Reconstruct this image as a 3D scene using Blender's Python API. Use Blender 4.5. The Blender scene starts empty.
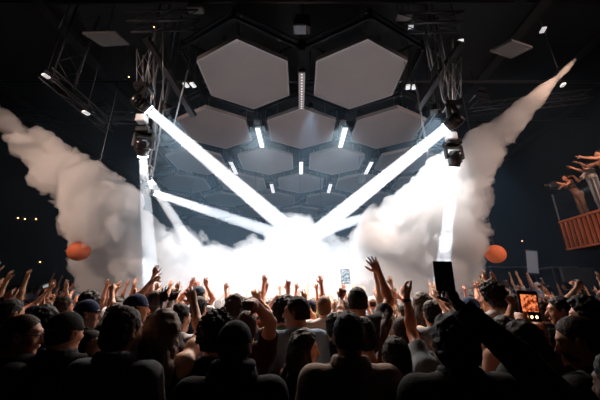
import bpy, math, random
import numpy as np
from mathutils import Vector, Matrix
random.seed(7)
S = bpy.context.scene
COL = S.collection
# ------------------------------------------------------------------ camera
F, CAMZ = 297.0, 1.74
TH = math.atan(100 / F)
cam_d = bpy.data.cameras.new('camera'); cam = bpy.data.objects.new('camera', cam_d); COL.objects.link(cam)
cam_d.sensor_width = 36; cam_d.lens = F / 600 * 36; cam_d.clip_start = 0.05; cam_d.clip_end = 200
cam.location = (0, 0, CAMZ); cam.rotation_euler = (math.pi / 2 + TH, 0, 0)
S.camera = cam
FW = Vector((0, math.cos(TH), math.sin(TH))); UP = Vector((0, -math.sin(TH), math.cos(TH))); RT = Vector((1, 0, 0))
CAM = Vector((0, 0, CAMZ))
def ray(px, py): return (RT * ((px - 300) / F) + UP * ((200 - py) / F) + FW)
def P(px, py, zd): return CAM + ray(px, py) * zd
def proj(v):
    r = Vector(v) - CAM; z = r.dot(FW); return 300 + F * r.x / z, 200 - F * r.dot(UP) / z, z
# ------------------------------------------------------------------ view, world, lights
S.view_settings.view_transform = 'Standard'; S.view_settings.look = 'None'
S.view_settings.gamma = 1; S.view_settings.use_curve_mapping = False; S.view_settings.exposure = 0.0
cy = S.cycles
cy.max_bounces = 8; cy.diffuse_bounces = 2; cy.glossy_bounces = 2; cy.transmission_bounces = 2
cy.volume_bounces = 4; cy.transparent_max_bounces = 12; cy.sample_clamp_indirect = 3; cy.sample_clamp_direct = 12
cy.caustics_reflective = False; cy.caustics_refractive = False
cy.use_denoising = True
try: cy.denoiser = 'OPENIMAGEDENOISE'; cy.denoising_prefilter = 'ACCURATE'
except Exception: pass
cy.volume_step_rate = 2; cy.use_adaptive_sampling = False
W = bpy.data.worlds.new('world'); S.world = W; W.use_nodes = True
W.node_tree.nodes['Background'].inputs[0].default_value = (0.2, 0.25, 0.35, 1)
W.node_tree.nodes['Background'].inputs[1].default_value = 0.0012
def aim(o, tgt):
    o.rotation_euler = (Vector(tgt) - o.location).to_track_quat('-Z', 'Y').to_euler()
def lamp(kind, loc, tgt, power, col=(1, 1, 1), size=0.3, spot=60, blend=0.4, spread=None, name='lamp_light'):
    d = bpy.data.lights.new(name, kind); d.energy = power; d.color = col
    if kind == 'SPOT': d.spot_size = math.radians(spot); d.spot_blend = blend; d.shadow_soft_size = size
    elif kind == 'AREA':
        d.shape = 'DISK'; d.size = size
        if spread: d.spread = math.radians(spread)
    else: d.shadow_soft_size = size
    o = bpy.data.objects.new(name, d); COL.objects.link(o); o.location = loc
    if tgt is not None: aim(o, tgt)
    return o
# beams: (lens point, aim point, power, lens radius)
BEAMS = [
    (P(149, 110, 7.0), P(292, 232, 9.6), 14000, .12, 1.0),
    (P(143, 156, 7.2), P(150, 262, 8.4), 5200, .09, .55),
    (P(446, 128, 7.0), P(322, 228, 9.6), 14000, .12, 1.0),
    (P(454, 168, 7.2), P(441, 285, 7.6), 4000, .09, .5),
    (P(150, 181, 7.7), P(194, 250, 8.7), 5000, .09, .6),
    (P(155, 193, 7.9), P(266, 230, 9.8), 6500, .09, .9),
    (P(430, 196, 10.2), P(338, 226, 10.6), 6000, .09, .9),
]
for i, (a, b,  pw, r, _) in enumerate(BEAMS):
    d = (b - a).normalized()
    lamp('AREA', a + d * 0.03, b, pw, (0.86, 0.93, 1.0), size=r * 1.9, spread=5, name='beam_light')
# stage lights behind the smoke shine at the crowd; warm house washes light the room from above and behind the crowd
STAGE = [(-5.5, 14.0, 3.6, 2500), (-2.2, 13.4, 3.2, 5000), (1.0, 13.4, 3.2, 5000), (4.4, 13.4, 3.6, 5000), (2.6, 11.6, 6.6, 2500), (-3.0, 11.6, 6.6, 2500)]
for x, y, z, pw in STAGE:
    lamp('SPOT', (x, y, z), (x * .3, 2.0, 1.6), pw * .3, (0.93, 0.96, 1.0), size=.35, spot=84, blend=.8, name='stage_light')
CROWD_FILL = [(-3.9, 7.4, 6.9, -2.2), (3.9, 7.4, 6.9, 2.2), (-1.4, 8.4, 7.2, -.4), (1.4, 8.4, 7.2, .6)]  # spots added overhead to rim and brighten the crowd
for x, y, z, tx in CROWD_FILL:
    lamp('SPOT', (x, y, z), (tx, 6.3, 1.5), 4600, (1.0, .80, .67), size=.12, spot=68, blend=.85, name='crowd_light')
SMOKE_FILL = [(-3.6, 6.9, 6.6, -2.6, 9.4, 2.8), (3.7, 6.9, 6.6, 3.9, 8.6, 3.8), (0.35, 8.25, 7.62, 0.2, 10.6, 2.6)]  # spots added to turn the smoke white from above
for x, y, z, tx, ty, tz in SMOKE_FILL:
    lamp('SPOT', (x, y, z), (tx, ty, tz), 3600 if x > 3 else 2000, (.95, .97, 1.0), size=.12, spot=60, blend=.8, name='smoke_light')
WASH = [((0.0, 13.6, 4.6), (0.1, 13.9, 7.8), 130, (.80, .88, 1), 140), ((5.2, 5.0, 8.2), (9.3, 8.7, 4.9), 1100, (1, .62, .45), 38), ((8.6, 12.5, 8.6), (8.4, 13.2, 1), 420, (.66, .83, 1), 84), ((-8.5, 1.0, 6.8), (-3.5, 9, 4.5), 2700, (1, .70, .56), 62), ((9.5, 1.5, 6.6), (6, 9, 5.0), 1900, (1, .70, .58), 80),  # cool lamps and balcony lamp are added fill; wall washes are house lights
        ((0.5, 1.2, 3.6), (0.1, 9.0, 8.2), 17, (1, .56, .46), 95)]  # uplight added to warm and brighten the front panels
# ------------------------------------------------------------------ mesh tools
def tag(o, label=None, cat=None, group=None, kind=None):
    if label: o['label'] = label
    if cat: o['category'] = cat
    if group: o['group'] = group
    if kind: o['kind'] = kind
    return o
def link(name, me, m=None, parent=None, smooth=False):
    o = bpy.data.objects.new(name, me); COL.objects.link(o)
    if m is not None and not me.materials: me.materials.append(m)
    if parent is not None: o.parent = parent
    return o
def empty(name, loc=(0, 0, 0), rz=0):
    o = bpy.data.objects.new(name, None); COL.objects.link(o); o.location = loc; o.rotation_euler = (0, 0, rz)
    o.empty_display_size = .1
    return o
class MB:
    def __init__(s): s.v = []; s.f = []; s.sm = []
    def add(s, vs, fs, smooth=False):
        n = len(s.v); s.v += [tuple(v) for v in vs]; s.f += [[i + n for i in f] for f in fs]; s.sm += [smooth] * len(fs); return s
    def box(s, c, size, M=None, bev=0):
        x, y, z = [a / 2 for a in size]; b = min(bev, x * .9, y * .9, z * .9)
        c = Vector(c)
        if b <= 0:
            vs = [Vector((i * x, j * y, k * z)) for i in (-1, 1) for j in (-1, 1) for k in (-1, 1)]
            fs = [(0, 1, 3, 2), (4, 6, 7, 5), (0, 4, 5, 1), (2, 3, 7, 6), (0, 2, 6, 4), (1, 5, 7, 3)]
        else:
            ring = [(x, y - b), (x - b, y), (-x + b, y), (-x, y - b), (-x, -y + b), (-x + b, -y), (x - b, -y), (x, -y + b)]
            ri = [(x - b, y - b), (x - b, y - b), (-x + b, y - b), (-x + b, y - b), (-x + b, -y + b), (-x + b, -y + b), (x - b, -y + b), (x - b, -y + b)]
            vs = [Vector((p[0], p[1], -z)) for p in ri] + [Vector((p[0], p[1], -z + b)) for p in ring] + [Vector((p[0], p[1], z - b)) for p in ring] + [Vector((p[0], p[1], z)) for p in ri]
            fs = [list(range(7, -1, -1)), list(range(24, 32))]
            for L in range(3):
                fs += [(L * 8 + i, L * 8 + (i + 1) % 8, L * 8 + 8 + (i + 1) % 8, L * 8 + 8 + i) for i in range(8)]
        if M is not None: vs = [M @ v for v in vs]
        return s.add([v + c for v in vs], fs)
    def tube(s, pts, rad, n=10, cap=True):
        pts = [Vector(p) for p in pts]; vs = []; k = len(pts)
        rr = rad if isinstance(rad, (list, tuple)) else [rad] * k
        for i, p in enumerate(pts):
            t = (pts[min(i + 1, k - 1)] - pts[max(i - 1, 0)])
            if t.length < 1e-9: t = Vector((0, 0, 1))
            t.normalize()
            a = t.orthogonal().normalized() if i == 0 else (a - t * a.dot(t)).normalized()
            b = t.cross(a)
            vs += [p + (a * math.cos(q) + b * math.sin(q)) * rr[i] for q in [2 * math.pi * j / n for j in range(n)]]
        fs = [(i * n + j, i * n + (j + 1) % n, (i + 1) * n + (j + 1) % n, (i + 1) * n + j) for i in range(k - 1) for j in range(n)]
        s.add(vs, fs, True)
        if cap:
            m = len(s.v) - len(vs)
            s.f += [[m + j for j in range(n - 1, -1, -1)], [m + (k - 1) * n + j for j in range(n)]]; s.sm += [False, False]
        return s
    def bar(s, a, b, w, h=None):
        a = Vector(a); b = Vector(b); d = b - a; M = d.to_track_quat('Z', 'Y').to_matrix()
        return s.box((a + b) / 2, (w, h or w, d.length), M)
    def prism(s, pts, z0, z1, bev=0):
        n = len(pts); c = Vector((sum(p[0] for p in pts) / n, sum(p[1] for p in pts) / n))
        def ins(p): v = Vector(p[:2]) - c; return c + v * (1 - bev / v.length)
        lo = [(*ins(p), z0) for p in pts]; m0 = [(p[0], p[1], z0 + bev) for p in pts]; m1 = [(p[0], p[1], z1 - bev) for p in pts]; hi = [(*ins(p), z1) for p in pts]
        fs = [list(range(n - 1, -1, -1)), list(range(3 * n, 4 * n))]
        for L in range(3): fs += [(L * n + i, L * n + (i + 1) % n, (L + 1) * n + (i + 1) % n, (L + 1) * n + i) for i in range(n)]
        return s.add(lo + m0 + m1 + hi, fs)
    def ball(s, c, r, n=16, sc=(1, 1, 1)):
        c = Vector(c); vs = [c + Vector((0, 0, r * sc[2]))]
        for i in range(1, n // 2):
            a = math.pi * i / (n // 2)
            vs += [c + Vector((r * sc[0] * math.sin(a) * math.cos(2 * math.pi * j / n), r * sc[1] * math.sin(a) * math.sin(2 * math.pi * j / n), r * sc[2] * math.cos(a))) for j in range(n)]
        vs.append(c - Vector((0, 0, r * sc[2]))); L = n // 2 - 1
        fs = [(0, 1 + j, 1 + (j + 1) % n) for j in range(n)]
        fs += [(1 + i * n + j, 1 + (i + 1) * n + j, 1 + (i + 1) * n + (j + 1) % n, 1 + i * n + (j + 1) % n) for i in range(L - 1) for j in range(n)]
        fs += [(len(vs) - 1, 1 + (L - 1) * n + (j + 1) % n, 1 + (L - 1) * n + j) for j in range(n)]
        return s.add(vs, fs, True)
    def build(s, name, m, parent=None):
        me = bpy.data.meshes.new(name); me.from_pydata(s.v, [], s.f); me.polygons.foreach_set('use_smooth', s.sm); me.update()
        return link(name, me, m, parent)
# value noise on a wrapped lattice
_rs = np.random.RandomState(3); _LAT = _rs.rand(32, 32, 32).astype(np.float32) * 2 - 1
def vnoise(X, Y, Z, f, off=0.0):
    X = X * f + off; Y = Y * f + off * 1.7; Z = Z * f - off * .6
    xi = np.floor(X).astype(np.int32); yi = np.floor(Y).astype(np.int32); zi = np.floor(Z).astype(np.int32)
    u = X - xi; v = Y - yi; w = Z - zi
    u = u * u * (3 - 2 * u); v = v * v * (3 - 2 * v); w = w * w * (3 - 2 * w)
    x0 = xi & 31; x1 = (xi + 1) & 31; y0 = yi & 31; y1 = (yi + 1) & 31; z0 = zi & 31; z1 = (zi + 1) & 31
    L = _LAT
    a = L[x0, y0, z0] * (1 - u) + L[x1, y0, z0] * u; b = L[x0, y1, z0] * (1 - u) + L[x1, y1, z0] * u
    c = L[x0, y0, z1] * (1 - u) + L[x1, y0, z1] * u; d = L[x0, y1, z1] * (1 - u) + L[x1, y1, z1] * u
    return (a * (1 - v) + b * v) * (1 - w) + (c * (1 - v) + d * v) * w
class Field:
    """signed distance grid: smooth unions of round cones and ellipsoids, meshed as one continuous surface"""
    def __init__(s, lo, hi, h):
        s.lo = np.array(lo, float); s.h = h; s.n = np.ceil((np.array(hi) - s.lo) / h).astype(int) + 1
        s.d = np.full(tuple(s.n), 1.0, np.float32); s.ax = [(s.lo[i] + h * np.arange(s.n[i])).astype(np.float32) for i in range(3)]
    def win(s, lo, hi, m):
        a = np.maximum(0, np.floor((np.minimum(lo, hi) - m - s.lo) / s.h).astype(int)); b = np.minimum(s.n, np.ceil((np.maximum(lo, hi) + m - s.lo) / s.h).astype(int) + 1)
        if (b <= a).any(): return None, None
        sl = tuple(slice(a[i], b[i]) for i in range(3))
        X = s.ax[0][sl[0]][:, None, None]; Y = s.ax[1][sl[1]][None, :, None]; Z = s.ax[2][sl[2]][None, None, :]
        return sl, (X, Y, Z)
    def mix(s, sl, e, k, op='u'):
        d = s.d[sl]
        if op == 'u':
            if k > 0:
                q = np.maximum(k - np.abs(d - e), 0) / k; r = np.minimum(d, e) - q * q * k * .25
            else: r = np.minimum(d, e)
        else:
            e = -e; q = np.maximum(k - np.abs(d - e), 0) / max(k, 1e-6); r = np.maximum(d, e) + q * q * k * .25
        s.d[sl] = r
    def cone(s, a, b, ra, rb, k=.02, op='u', cut=None, nz=0, nf=20):
        a = np.array(a, float); b = np.array(b, float); R = max(ra, rb)
        sl, G = s.win(np.minimum(a, b) - R, np.maximum(a, b) + R, k + s.h * 2 + nz)
        if sl is None: return
        X, Y, Z = G; ba = b - a; L2 = max(float(ba @ ba), 1e-9)
        t = np.clip(((X - a[0]) * ba[0] + (Y - a[1]) * ba[1] + (Z - a[2]) * ba[2]) / L2, 0, 1)
        e = np.sqrt((X - a[0] - t * ba[0]) ** 2 + (Y - a[1] - t * ba[1]) ** 2 + (Z - a[2] - t * ba[2]) ** 2) - (ra + (rb - ra) * t)
        if nz: e = e + nz * vnoise(X, Y, Z, nf)
        for (p, n) in (cut or []):
            e = np.maximum(e, (X - p[0]) * n[0] + (Y - p[1]) * n[1] + (Z - p[2]) * n[2])
        s.mix(sl, e, k, op)
    def ell(s, c, r, k=.02, M=None, op='u', cut=None, nz=0, nf=20):
        c = np.array(c, float); r = np.array(r, float)
        ext = r if M is None else np.abs(np.array(M)) @ r
        sl, G = s.win(c - ext, c + ext, k + s.h * 2 + nz)
        if sl is None: return
        X, Y, Z = G; X0, Y0, Z0 = X - c[0], Y - c[1], Z - c[2]
        if M is not None:
            m = np.array(M); X0, Y0, Z0 = (m[0, 0] * X0 + m[1, 0] * Y0 + m[2, 0] * Z0, m[0, 1] * X0 + m[1, 1] * Y0 + m[2, 1] * Z0, m[0, 2] * X0 + m[1, 2] * Y0 + m[2, 2] * Z0)
        k0 = np.sqrt((X0 / r[0]) ** 2 + (Y0 / r[1]) ** 2 + (Z0 / r[2]) ** 2) + 1e-6
        k1 = np.sqrt((X0 / r[0] ** 2) ** 2 + (Y0 / r[1] ** 2) ** 2 + (Z0 / r[2] ** 2) ** 2) + 1e-6
        e = (k0 * (k0 - 1) / k1)
        if nz: e = e + nz * vnoise(X, Y, Z, nf) + nz * .5 * vnoise(X, Y, Z, nf * 2.1, 5)
        for (p, n) in (cut or []):
            e = np.maximum(e, (X - p[0]) * n[0] + (Y - p[1]) * n[1] + (Z - p[2]) * n[2])
        s.mix(sl, e.astype(np.float32), k, op)
    def plane(s, p, n):
        X, Y, Z = s.ax[0][:, None, None], s.ax[1][None, :, None], s.ax[2][None, None, :]
        s.d = np.maximum(s.d, ((X - p[0]) * n[0] + (Y - p[1]) * n[1] + (Z - p[2]) * n[2]).astype(np.float32))
    def mesh(s, name):
        d = s.d; d[0] = d[-1] = 1; d[:, 0] = d[:, -1] = 1; d[:, :, 0] = d[:, :, -1] = 1
        sg = (d < 0); c = sg.astype(np.int8); n = np.array(d.shape)
        cnt = sum(c[i:n[0] - 1 + i, j:n[1] - 1 + j, k:n[2] - 1 + k] for i in (0, 1) for j in (0, 1) for k in (0, 1))
        act = (cnt > 0) & (cnt < 8); I = np.argwhere(act); idm = np.full(act.shape, -1, np.int64); idm[act] = np.arange(len(I))
        acc = np.zeros((len(I), 3)); w = np.zeros(len(I))
        for ax in range(3):
            o1, o2 = [q for q in range(3) if q != ax]
            for p in (0, 1):
                for q in (0, 1):
                    off = np.zeros(3, int); off[o1] = p; off[o2] = q; A = I + off; B = A.copy(); B[:, ax] += 1
                    da = d[A[:, 0], A[:, 1], A[:, 2]]; db = d[B[:, 0], B[:, 1], B[:, 2]]; m = (da < 0) != (db < 0)
                    t = np.where(m, da / np.where(m, da - db, 1), 0); pos = off[None, :].astype(float).repeat(len(I), 0); pos[:, ax] += t
                    acc += pos * m[:, None]; w += m
        V = (I + acc / np.maximum(w, 1)[:, None]) * s.h + s.lo
        Fs = []
        for ax in range(3):
            o1, o2 = (ax + 1) % 3, (ax + 2) % 3
            a = [slice(None)] * 3; b = [slice(None)] * 3; a[ax] = slice(0, -1); b[ax] = slice(1, None)
            s0 = sg[tuple(a)]; s1 = sg[tuple(b)]; E = np.argwhere(s0 != s1)
            E = E[(E[:, o1] > 0) & (E[:, o2] > 0) & (E[:, o1] < n[o1] - 1) & (E[:, o2] < n[o2] - 1)]
            q = []
            for (p, r) in ((1, 1), (0, 1), (0, 0), (1, 0)):
                C = E.copy(); C[:, o1] -= p; C[:, o2] -= r; q.append(idm[C[:, 0], C[:, 1], C[:, 2]])
            q = np.stack(q, 1); fl = ~s0[E[:, 0], E[:, 1], E[:, 2]]; q[fl] = q[fl][:, ::-1]; Fs.append(q)
        Fc = np.concatenate(Fs).astype(np.int32); me = bpy.data.meshes.new(name)
        me.vertices.add(len(V)); me.vertices.foreach_set('co', V.astype(np.float32).ravel())
        me.loops.add(Fc.size); me.loops.foreach_set('vertex_index', Fc.ravel())
        me.polygons.add(len(Fc)); me.polygons.foreach_set('loop_start', np.arange(0, Fc.size, 4, dtype=np.int32)); me.polygons.foreach_set('loop_total', np.full(len(Fc), 4, np.int32))
        me.polygons.foreach_set('use_smooth', np.ones(len(Fc), bool)); me.update(calc_edges=True); me.validate()
        return me
# ------------------------------------------------------------------ materials
def mat(name, col, rough=.6, metal=0, noise=0, nscale=20, emit=0, bump=0, objcol=False, sheen=0, spec=.5, ecol=None):
    m = bpy.data.materials.new(name); m.use_nodes = True; T = m.node_tree; N = T.nodes; b = N['Principled BSDF']
    b.inputs['Roughness'].default_value = rough; b.inputs['Metallic'].default_value = metal; b.inputs['Base Color'].default_value = (*col, 1)
    b.inputs['Specular IOR Level'].default_value = spec
    if sheen: b.inputs['Sheen Weight'].default_value = sheen
    src = None
    if objcol: oi = N.new('ShaderNodeObjectInfo'); src = oi.outputs['Color']
    if noise or bump:
        tc = N.new('ShaderNodeTexCoord'); nz = N.new('ShaderNodeTexNoise'); nz.inputs['Scale'].default_value = nscale; nz.inputs['Detail'].default_value = 4
        T.links.new(tc.outputs['Object'], nz.inputs['Vector'])
    if noise:
        mr = N.new('ShaderNodeMapRange'); mr.inputs['To Min'].default_value = 1 - noise; mr.inputs['To Max'].default_value = 1 + noise
        T.links.new(nz.outputs['Fac'], mr.inputs['Value'])
        vm = N.new('ShaderNodeVectorMath'); vm.operation = 'SCALE'
        if src: T.links.new(src, vm.inputs[0])
        else: vm.inputs[0].default_value = col
        T.links.new(mr.outputs[0], vm.inputs['Scale']); src = vm.outputs[0]
    if src: T.links.new(src, b.inputs['Base Color'])
    if bump:
        bp = N.new('ShaderNodeBump'); bp.inputs['Strength'].default_value = bump; bp.inputs['Distance'].default_value = .01
        T.links.new(nz.outputs['Fac'], bp.inputs['Height']); T.links.new(bp.outputs[0], b.inputs['Normal'])
    if emit: b.inputs['Emission Strength'].default_value = emit; b.inputs['Emission Color'].default_value = (*(ecol or col), 1)
    return m
SKIN = mat('skin', (.5, .3, .2), .5, noise=.12, nscale=30, objcol=True, spec=.4)
CLOTH = mat('cloth', (.5, .5, .5), .85, noise=.15, nscale=60, objcol=True, bump=.3, spec=.15)
HAIR = mat('hair', (.03, .02, .015), .65, noise=.5, nscale=90, objcol=True, bump=.6, spec=.2)
BLACK = mat('black_metal', (.012, .012, .014), .45, .4, noise=.2)
DMET = mat('dark_metal', (.035, .035, .04), .4, .6, noise=.25, nscale=8)
STEEL = mat('grey_steel', (.22, .23, .25), .38, .7, noise=.2)
PLAST = mat('black_plastic', (.01, .01, .011), .3, noise=.2)
LENS = mat('lit_lens', (1, 1, 1), .2, emit=30, ecol=(.9, .95, 1))
GLASSD = mat('dark_glass', (.004, .004, .005), .08)
LED = mat('led_white', (1, 1, 1), .4, emit=.9, ecol=(.95, .9, .95))
LEDW = mat('warm_dot', (1, .5, .2), .4, emit=6, ecol=(1, .45, .2))
WHITE = mat('white_panel', (.6, .6, .6), .5, noise=.1)
def volmat(name, dens, col=(.95, .95, .95), g=0.0, absorb=None):
    m = bpy.data.materials.new(name); m.use_nodes = True; T = m.node_tree; T.nodes.clear()
    o = T.nodes.new('ShaderNodeOutputMaterial'); v = T.nodes.new('ShaderNodeVolumePrincipled')
    v.inputs['Color'].default_value = (*col, 1); v.inputs['Density'].default_value = dens; v.inputs['Anisotropy'].default_value = g
    T.links.new(v.outputs[0], o.inputs['Volume'])
    try: m.cycles.homogeneous_volume = True
    except Exception: pass
    return m
def rot(z=0, x=0, y=0): return Matrix.Rotation(math.radians(z), 3, 'Z') @ Matrix.Rotation(math.radians(x), 3, 'X') @ Matrix.Rotation(math.radians(y), 3, 'Y')
# ------------------------------------------------------------------ room shell
wallm = mat('dark_wall', (.006, .006, .008), .8, noise=.4, nscale=2, bump=.3)
floorm = mat('dark_floor', (.02, .018, .017), .5, noise=.4, nscale=3)
ceilm = mat('black_ceiling', (.010, .010, .011), .9, noise=.4, nscale=2)
X0, X1, Y0, Y1, ZC = -13.0, 12.5, -4.0, 26.0, 10.0
def structure(name, mb, m): o = mb.build(name, m); o['kind'] = 'structure'; return o
structure('floor', MB().box(((X0 + X1) / 2, (Y0 + Y1) / 2, -.1), (X1 - X0, Y1 - Y0, .2)), floorm)
structure('ceiling', MB().box(((X0 + X1) / 2, (Y0 + Y1) / 2, ZC + .1), (X1 - X0, Y1 - Y0, .2)), ceilm)
structure('wall_left', MB().box((X0 - .1, (Y0 + Y1) / 2, ZC / 2), (.2, Y1 - Y0, ZC)), wallm)
structure('wall_right', MB().box((X1 + .1, (Y0 + Y1) / 2, ZC / 2), (.2, Y1 - Y0, ZC)), wallm)
structure('wall_back', MB().box(((X0 + X1) / 2, Y1 + .1, ZC / 2), (X1 - X0, .2, ZC)), wallm)
structure('wall_front', MB().box(((X0 + X1) / 2, Y0 - .1, ZC / 2), (X1 - X0, .2, ZC)), wallm)
# ------------------------------------------------------------------ hexagonal ceiling panels
def perfmat():
    m = mat('perforated_panel', (.19, .155, .15), .55, .0, noise=.12, nscale=1.5)
    T = m.node_tree; N = T.nodes; b = N['Principled BSDF']
    src = b.inputs['Base Color'].links[0].from_socket
    tc = N.new('ShaderNodeTexCoord'); vo = N.new('ShaderNodeTexVoronoi'); vo.inputs['Scale'].default_value = 22; vo.inputs['Randomness'].default_value = 0
    T.links.new(tc.outputs['Object'], vo.inputs['Vector'])
    r = N.new('ShaderNodeMapRange'); r.inputs['From Min'].default_value = .18; r.inputs['From Max'].default_value = .3; r.inputs['To Min'].default_value = .45; r.inputs['To Max'].default_value = 1
    T.links.new(vo.outputs['Distance'], r.inputs['Value'])
    v = N.new('ShaderNodeVectorMath'); v.operation = 'SCALE'; T.links.new(src, v.inputs[0]); T.links.new(r.outputs[0], v.inputs['Scale']); T.links.new(v.outputs[0], b.inputs['Base Color'])
    return m
PERF = perfmat(); RIM = mat('panel_rim', (.25, .23, .225), .5, .1, noise=.1)
HR, HS, HP, HZ, HX = 1.40, 3.18, 2.74, CAMZ + 6.0, .05
hexp = [(HR * math.sin(math.radians(60 * i)), HR * math.cos(math.radians(60 * i))) for i in range(6)][::-1]
hex_me = MB().prism([(x * .965, y * .965) for x, y in hexp], 0.008, .10, .004)
rim = MB()
for i in range(6):
    a = Vector((*hexp[i], 0)); b = Vector((*hexp[(i + 1) % 6], 0)); ai = a * .962; bi = b * .962
    rim.add([(a.x, a.y, 0), (b.x, b.y, 0), (bi.x, bi.y, 0), (ai.x, ai.y, 0), (a.x, a.y, .13), (b.x, b.y, .13), (bi.x, bi.y, .13), (ai.x, ai.y, .13)],
            [(0, 1, 2, 3), (4, 7, 6, 5), (0, 4, 5, 1), (3, 2, 6, 7)])
rods = MB()
for i in (0, 2, 4): rods.tube([(hexp[i][0] * .8, hexp[i][1] * .8, .1), (hexp[i][0] * .8, hexp[i][1] * .8, ZC - HZ)], .012, 6)
gr = MB(); kq = HS / HR / math.sqrt(3) * .985; pts = [(px * kq, py * kq) for px, py in hexp]
for i in range(6):
    gr.bar((*pts[i], .22), (*pts[(i + 1) % 6], .22), .05, .10); gr.bar((*pts[i], .42), (*pts[(i + 1) % 6], .42), .04, .04); gr.box((pts[i][0] * .99, pts[i][1] * .99, .3), (.09, .09, .34))
    gr.bar((pts[i][0], pts[i][1], .42), (hexp[i][0] * .8, hexp[i][1] * .8, .42), .04)
MATT = mat('matt_black', (.006, .006, .007), .95, noise=.2, spec=.1)
ROWN = ['front', 'second', 'third', 'fourth', 'fifth', 'sixth', 'seventh']
first = None
hexrows = []
for r in range(7):
    y = 6.98 + HP * r; n = [2, 3, 4, 5, 6, 5, 6][r]
    for c in range(n):
        x = HX + (c - (n - 1) / 2) * HS
        hexrows.append((r, c, n, x, y))
        o = empty('hexagonal_ceiling_panel', (x, y, HZ))
        if first is None:
            pa = hex_me.build('perforated_face', PERF, o); pb = rim.build('rim', RIM, o); pc = rods.build('hanging_rod', STEEL, o); pd = gr.build('carrying_frame', MATT, o); first = (pa, pb, pc, pd)
        else:
            for q in first: d = q.copy(); COL.objects.link(d); d.parent = o
        side = 'leftmost' if c == 0 else 'rightmost' if c == n - 1 else ['', 'second from the left', 'third from the left', 'fourth from the left', 'fifth from the left'][c]
        if n % 2 and c == n // 2: side = 'middle one'
        tag(o, 'grey perforated hexagonal panel under the ceiling, %s in the %s row' % (side, ROWN[r]), 'ceiling panel', 'hexagonal panels under the ceiling')
# linear lamps in the gaps between panels
def linlamp(x, y, L, dotted, label):
    o = empty('linear_ceiling_lamp', (x, y, HZ - .12))
    MB().box((0, 0, .07), (.2, L, .12), None, .01).build('housing', DMET, o)
    if dotted:
        MB().box((0, 0, .004), (.17, L * .96, .012)).build('diffuser', mat('dim_diffuser', (.3, .28, .28), .5, emit=.06, ecol=(1, .85, .8)), o)
        m = MB()
        for i in range(14): m.box((0, -L * .45 + i * L * .9 / 13, -.006), (.045, .05, .01))
        m.build('light_emitting_dots', mat('dim_led', (1, 1, 1), .4, emit=.35, ecol=(1, .9, .9)), o)
    else: MB().box((0, 0, .004), (.17, L * .96, .012)).build('diffuser', LED, o)
    MB().tube([(0, -L * .4, .12), (0, -L * .4, ZC - HZ)], .01, 6).build('hanging_rod', BLACK, o)
    MB().tube([(0, L * .4, .12), (0, L * .4, ZC - HZ)], .01, 6).build('hanging_rod', BLACK, o)
    tag(o, label, 'ceiling lamp', 'linear lamps between the hexagonal panels')
linlamp(HX, 7.4, 1.7, True, 'long linear lamp with a dotted strip between the two front hexagonal panels')
for x, y, L, t in [(HX - HS / 2, 10.05, 1.5, 'white linear lamp left of the middle panel in the second row'), (HX + HS / 2, 10.05, 1.5, 'white linear lamp right of the middle panel in the second row'),
                   (HX - HS, 12.8, 1.4, 'white linear lamp left in the third row of hexagonal panels'), (HX, 12.8, 1.4, 'white linear lamp at the centre of the third row of hexagonal panels'), (HX + HS, 12.8, 1.4, 'white linear lamp right in the third row of hexagonal panels'),
                   (HX - HS / 2, 15.5, 1.4, 'small white linear lamp left in the fourth row of hexagonal panels'), (HX + HS / 2, 15.5, 1.4, 'small white linear lamp right in the fourth row of hexagonal panels')]:
    linlamp(x, y, L, False, t)
# ------------------------------------------------------------------ trusses, bars, rods
def truss(name, a, b, w, label, cat='truss', group=None, step=.5, m=None, r=.02):
    a = Vector(a); b = Vector(b); d = (b - a); L = d.length; d.normalize()
    u = d.cross(Vector((0, 0, 1)));
    if u.length < .1: u = Vector((1, 0, 0))
    u.normalize(); v = d.cross(u); o = MB(); cs = [(u * i + v * j) * w / 2 for i, j in ((-1, -1), (1, -1), (1, 1), (-1, 1))]
    for c in cs: o.tube([a + c, b + c], r, 8)
    k = max(2, int(L / step)); br = MB()
    for i in range(k):
        p = a + d * L * i / k; q = a + d * L * (i + 1) / k
        for j in range(4):
            c0, c1 = cs[j], cs[(j + 1) % 4]
            if i % 2: c0, c1 = c1, c0
            br.tube([p + c0, q + c1], r * .55, 6)
    t = o.build(name, m or DMET); br.build('lattice', m or DMET, t)
    return tag(t, label, cat, group)
TG = 'trusses under the ceiling'
truss('ceiling_truss', P(128, 22, 7.0), P(200, 20, 7.4), .3, 'dark horizontal truss high over the left lamp column', group=TG)
truss('ceiling_truss', P(398, 24, 7.4), P(462, 22, 7.0), .3, 'dark horizontal truss high over the right lamp column', group=TG)
truss('drop_truss', P(146, 52, 7.1), P(146, 92, 7.1), .28, 'short vertical truss holding the left moving lights', group=TG, m=STEEL, r=.014)
truss('drop_truss', P(452, 60, 7.1), P(452, 100, 7.1), .28, 'short vertical truss holding the right moving lights', group=TG, m=STEEL, r=.014)
truss('ladder_truss', P(88, 12, 8.2), P(62, 86, 8.2), .5, 'faint ladder truss hanging in the dark upper left', group=TG, m=DMET, r=.014)
truss('drop_truss', P(430, 24, 8.0), P(438, 66, 8.0), .4, 'narrow vertical truss left of the diagonal beam at upper right', group=TG, m=STEEL, r=.012)
truss('ceiling_truss', P(45, 72, 8.0), P(112, 130, 9.6), .3, 'dark diagonal truss sloping above the left smoke plume', group=TG)
truss('ceiling_truss', P(470, 110, 10.5), P(590, 96, 9.5), .3, 'dark truss running behind the right smoke plume', group=TG)
truss('ceiling_truss', P(10, 116, 10.5), P(135, 118, 11), .3, 'long thin dark truss level with the left moving lights', group=TG)
def simple(name, mb, m, label, cat, group=None): return tag(mb.build(name, m), label, cat, group)
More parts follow.
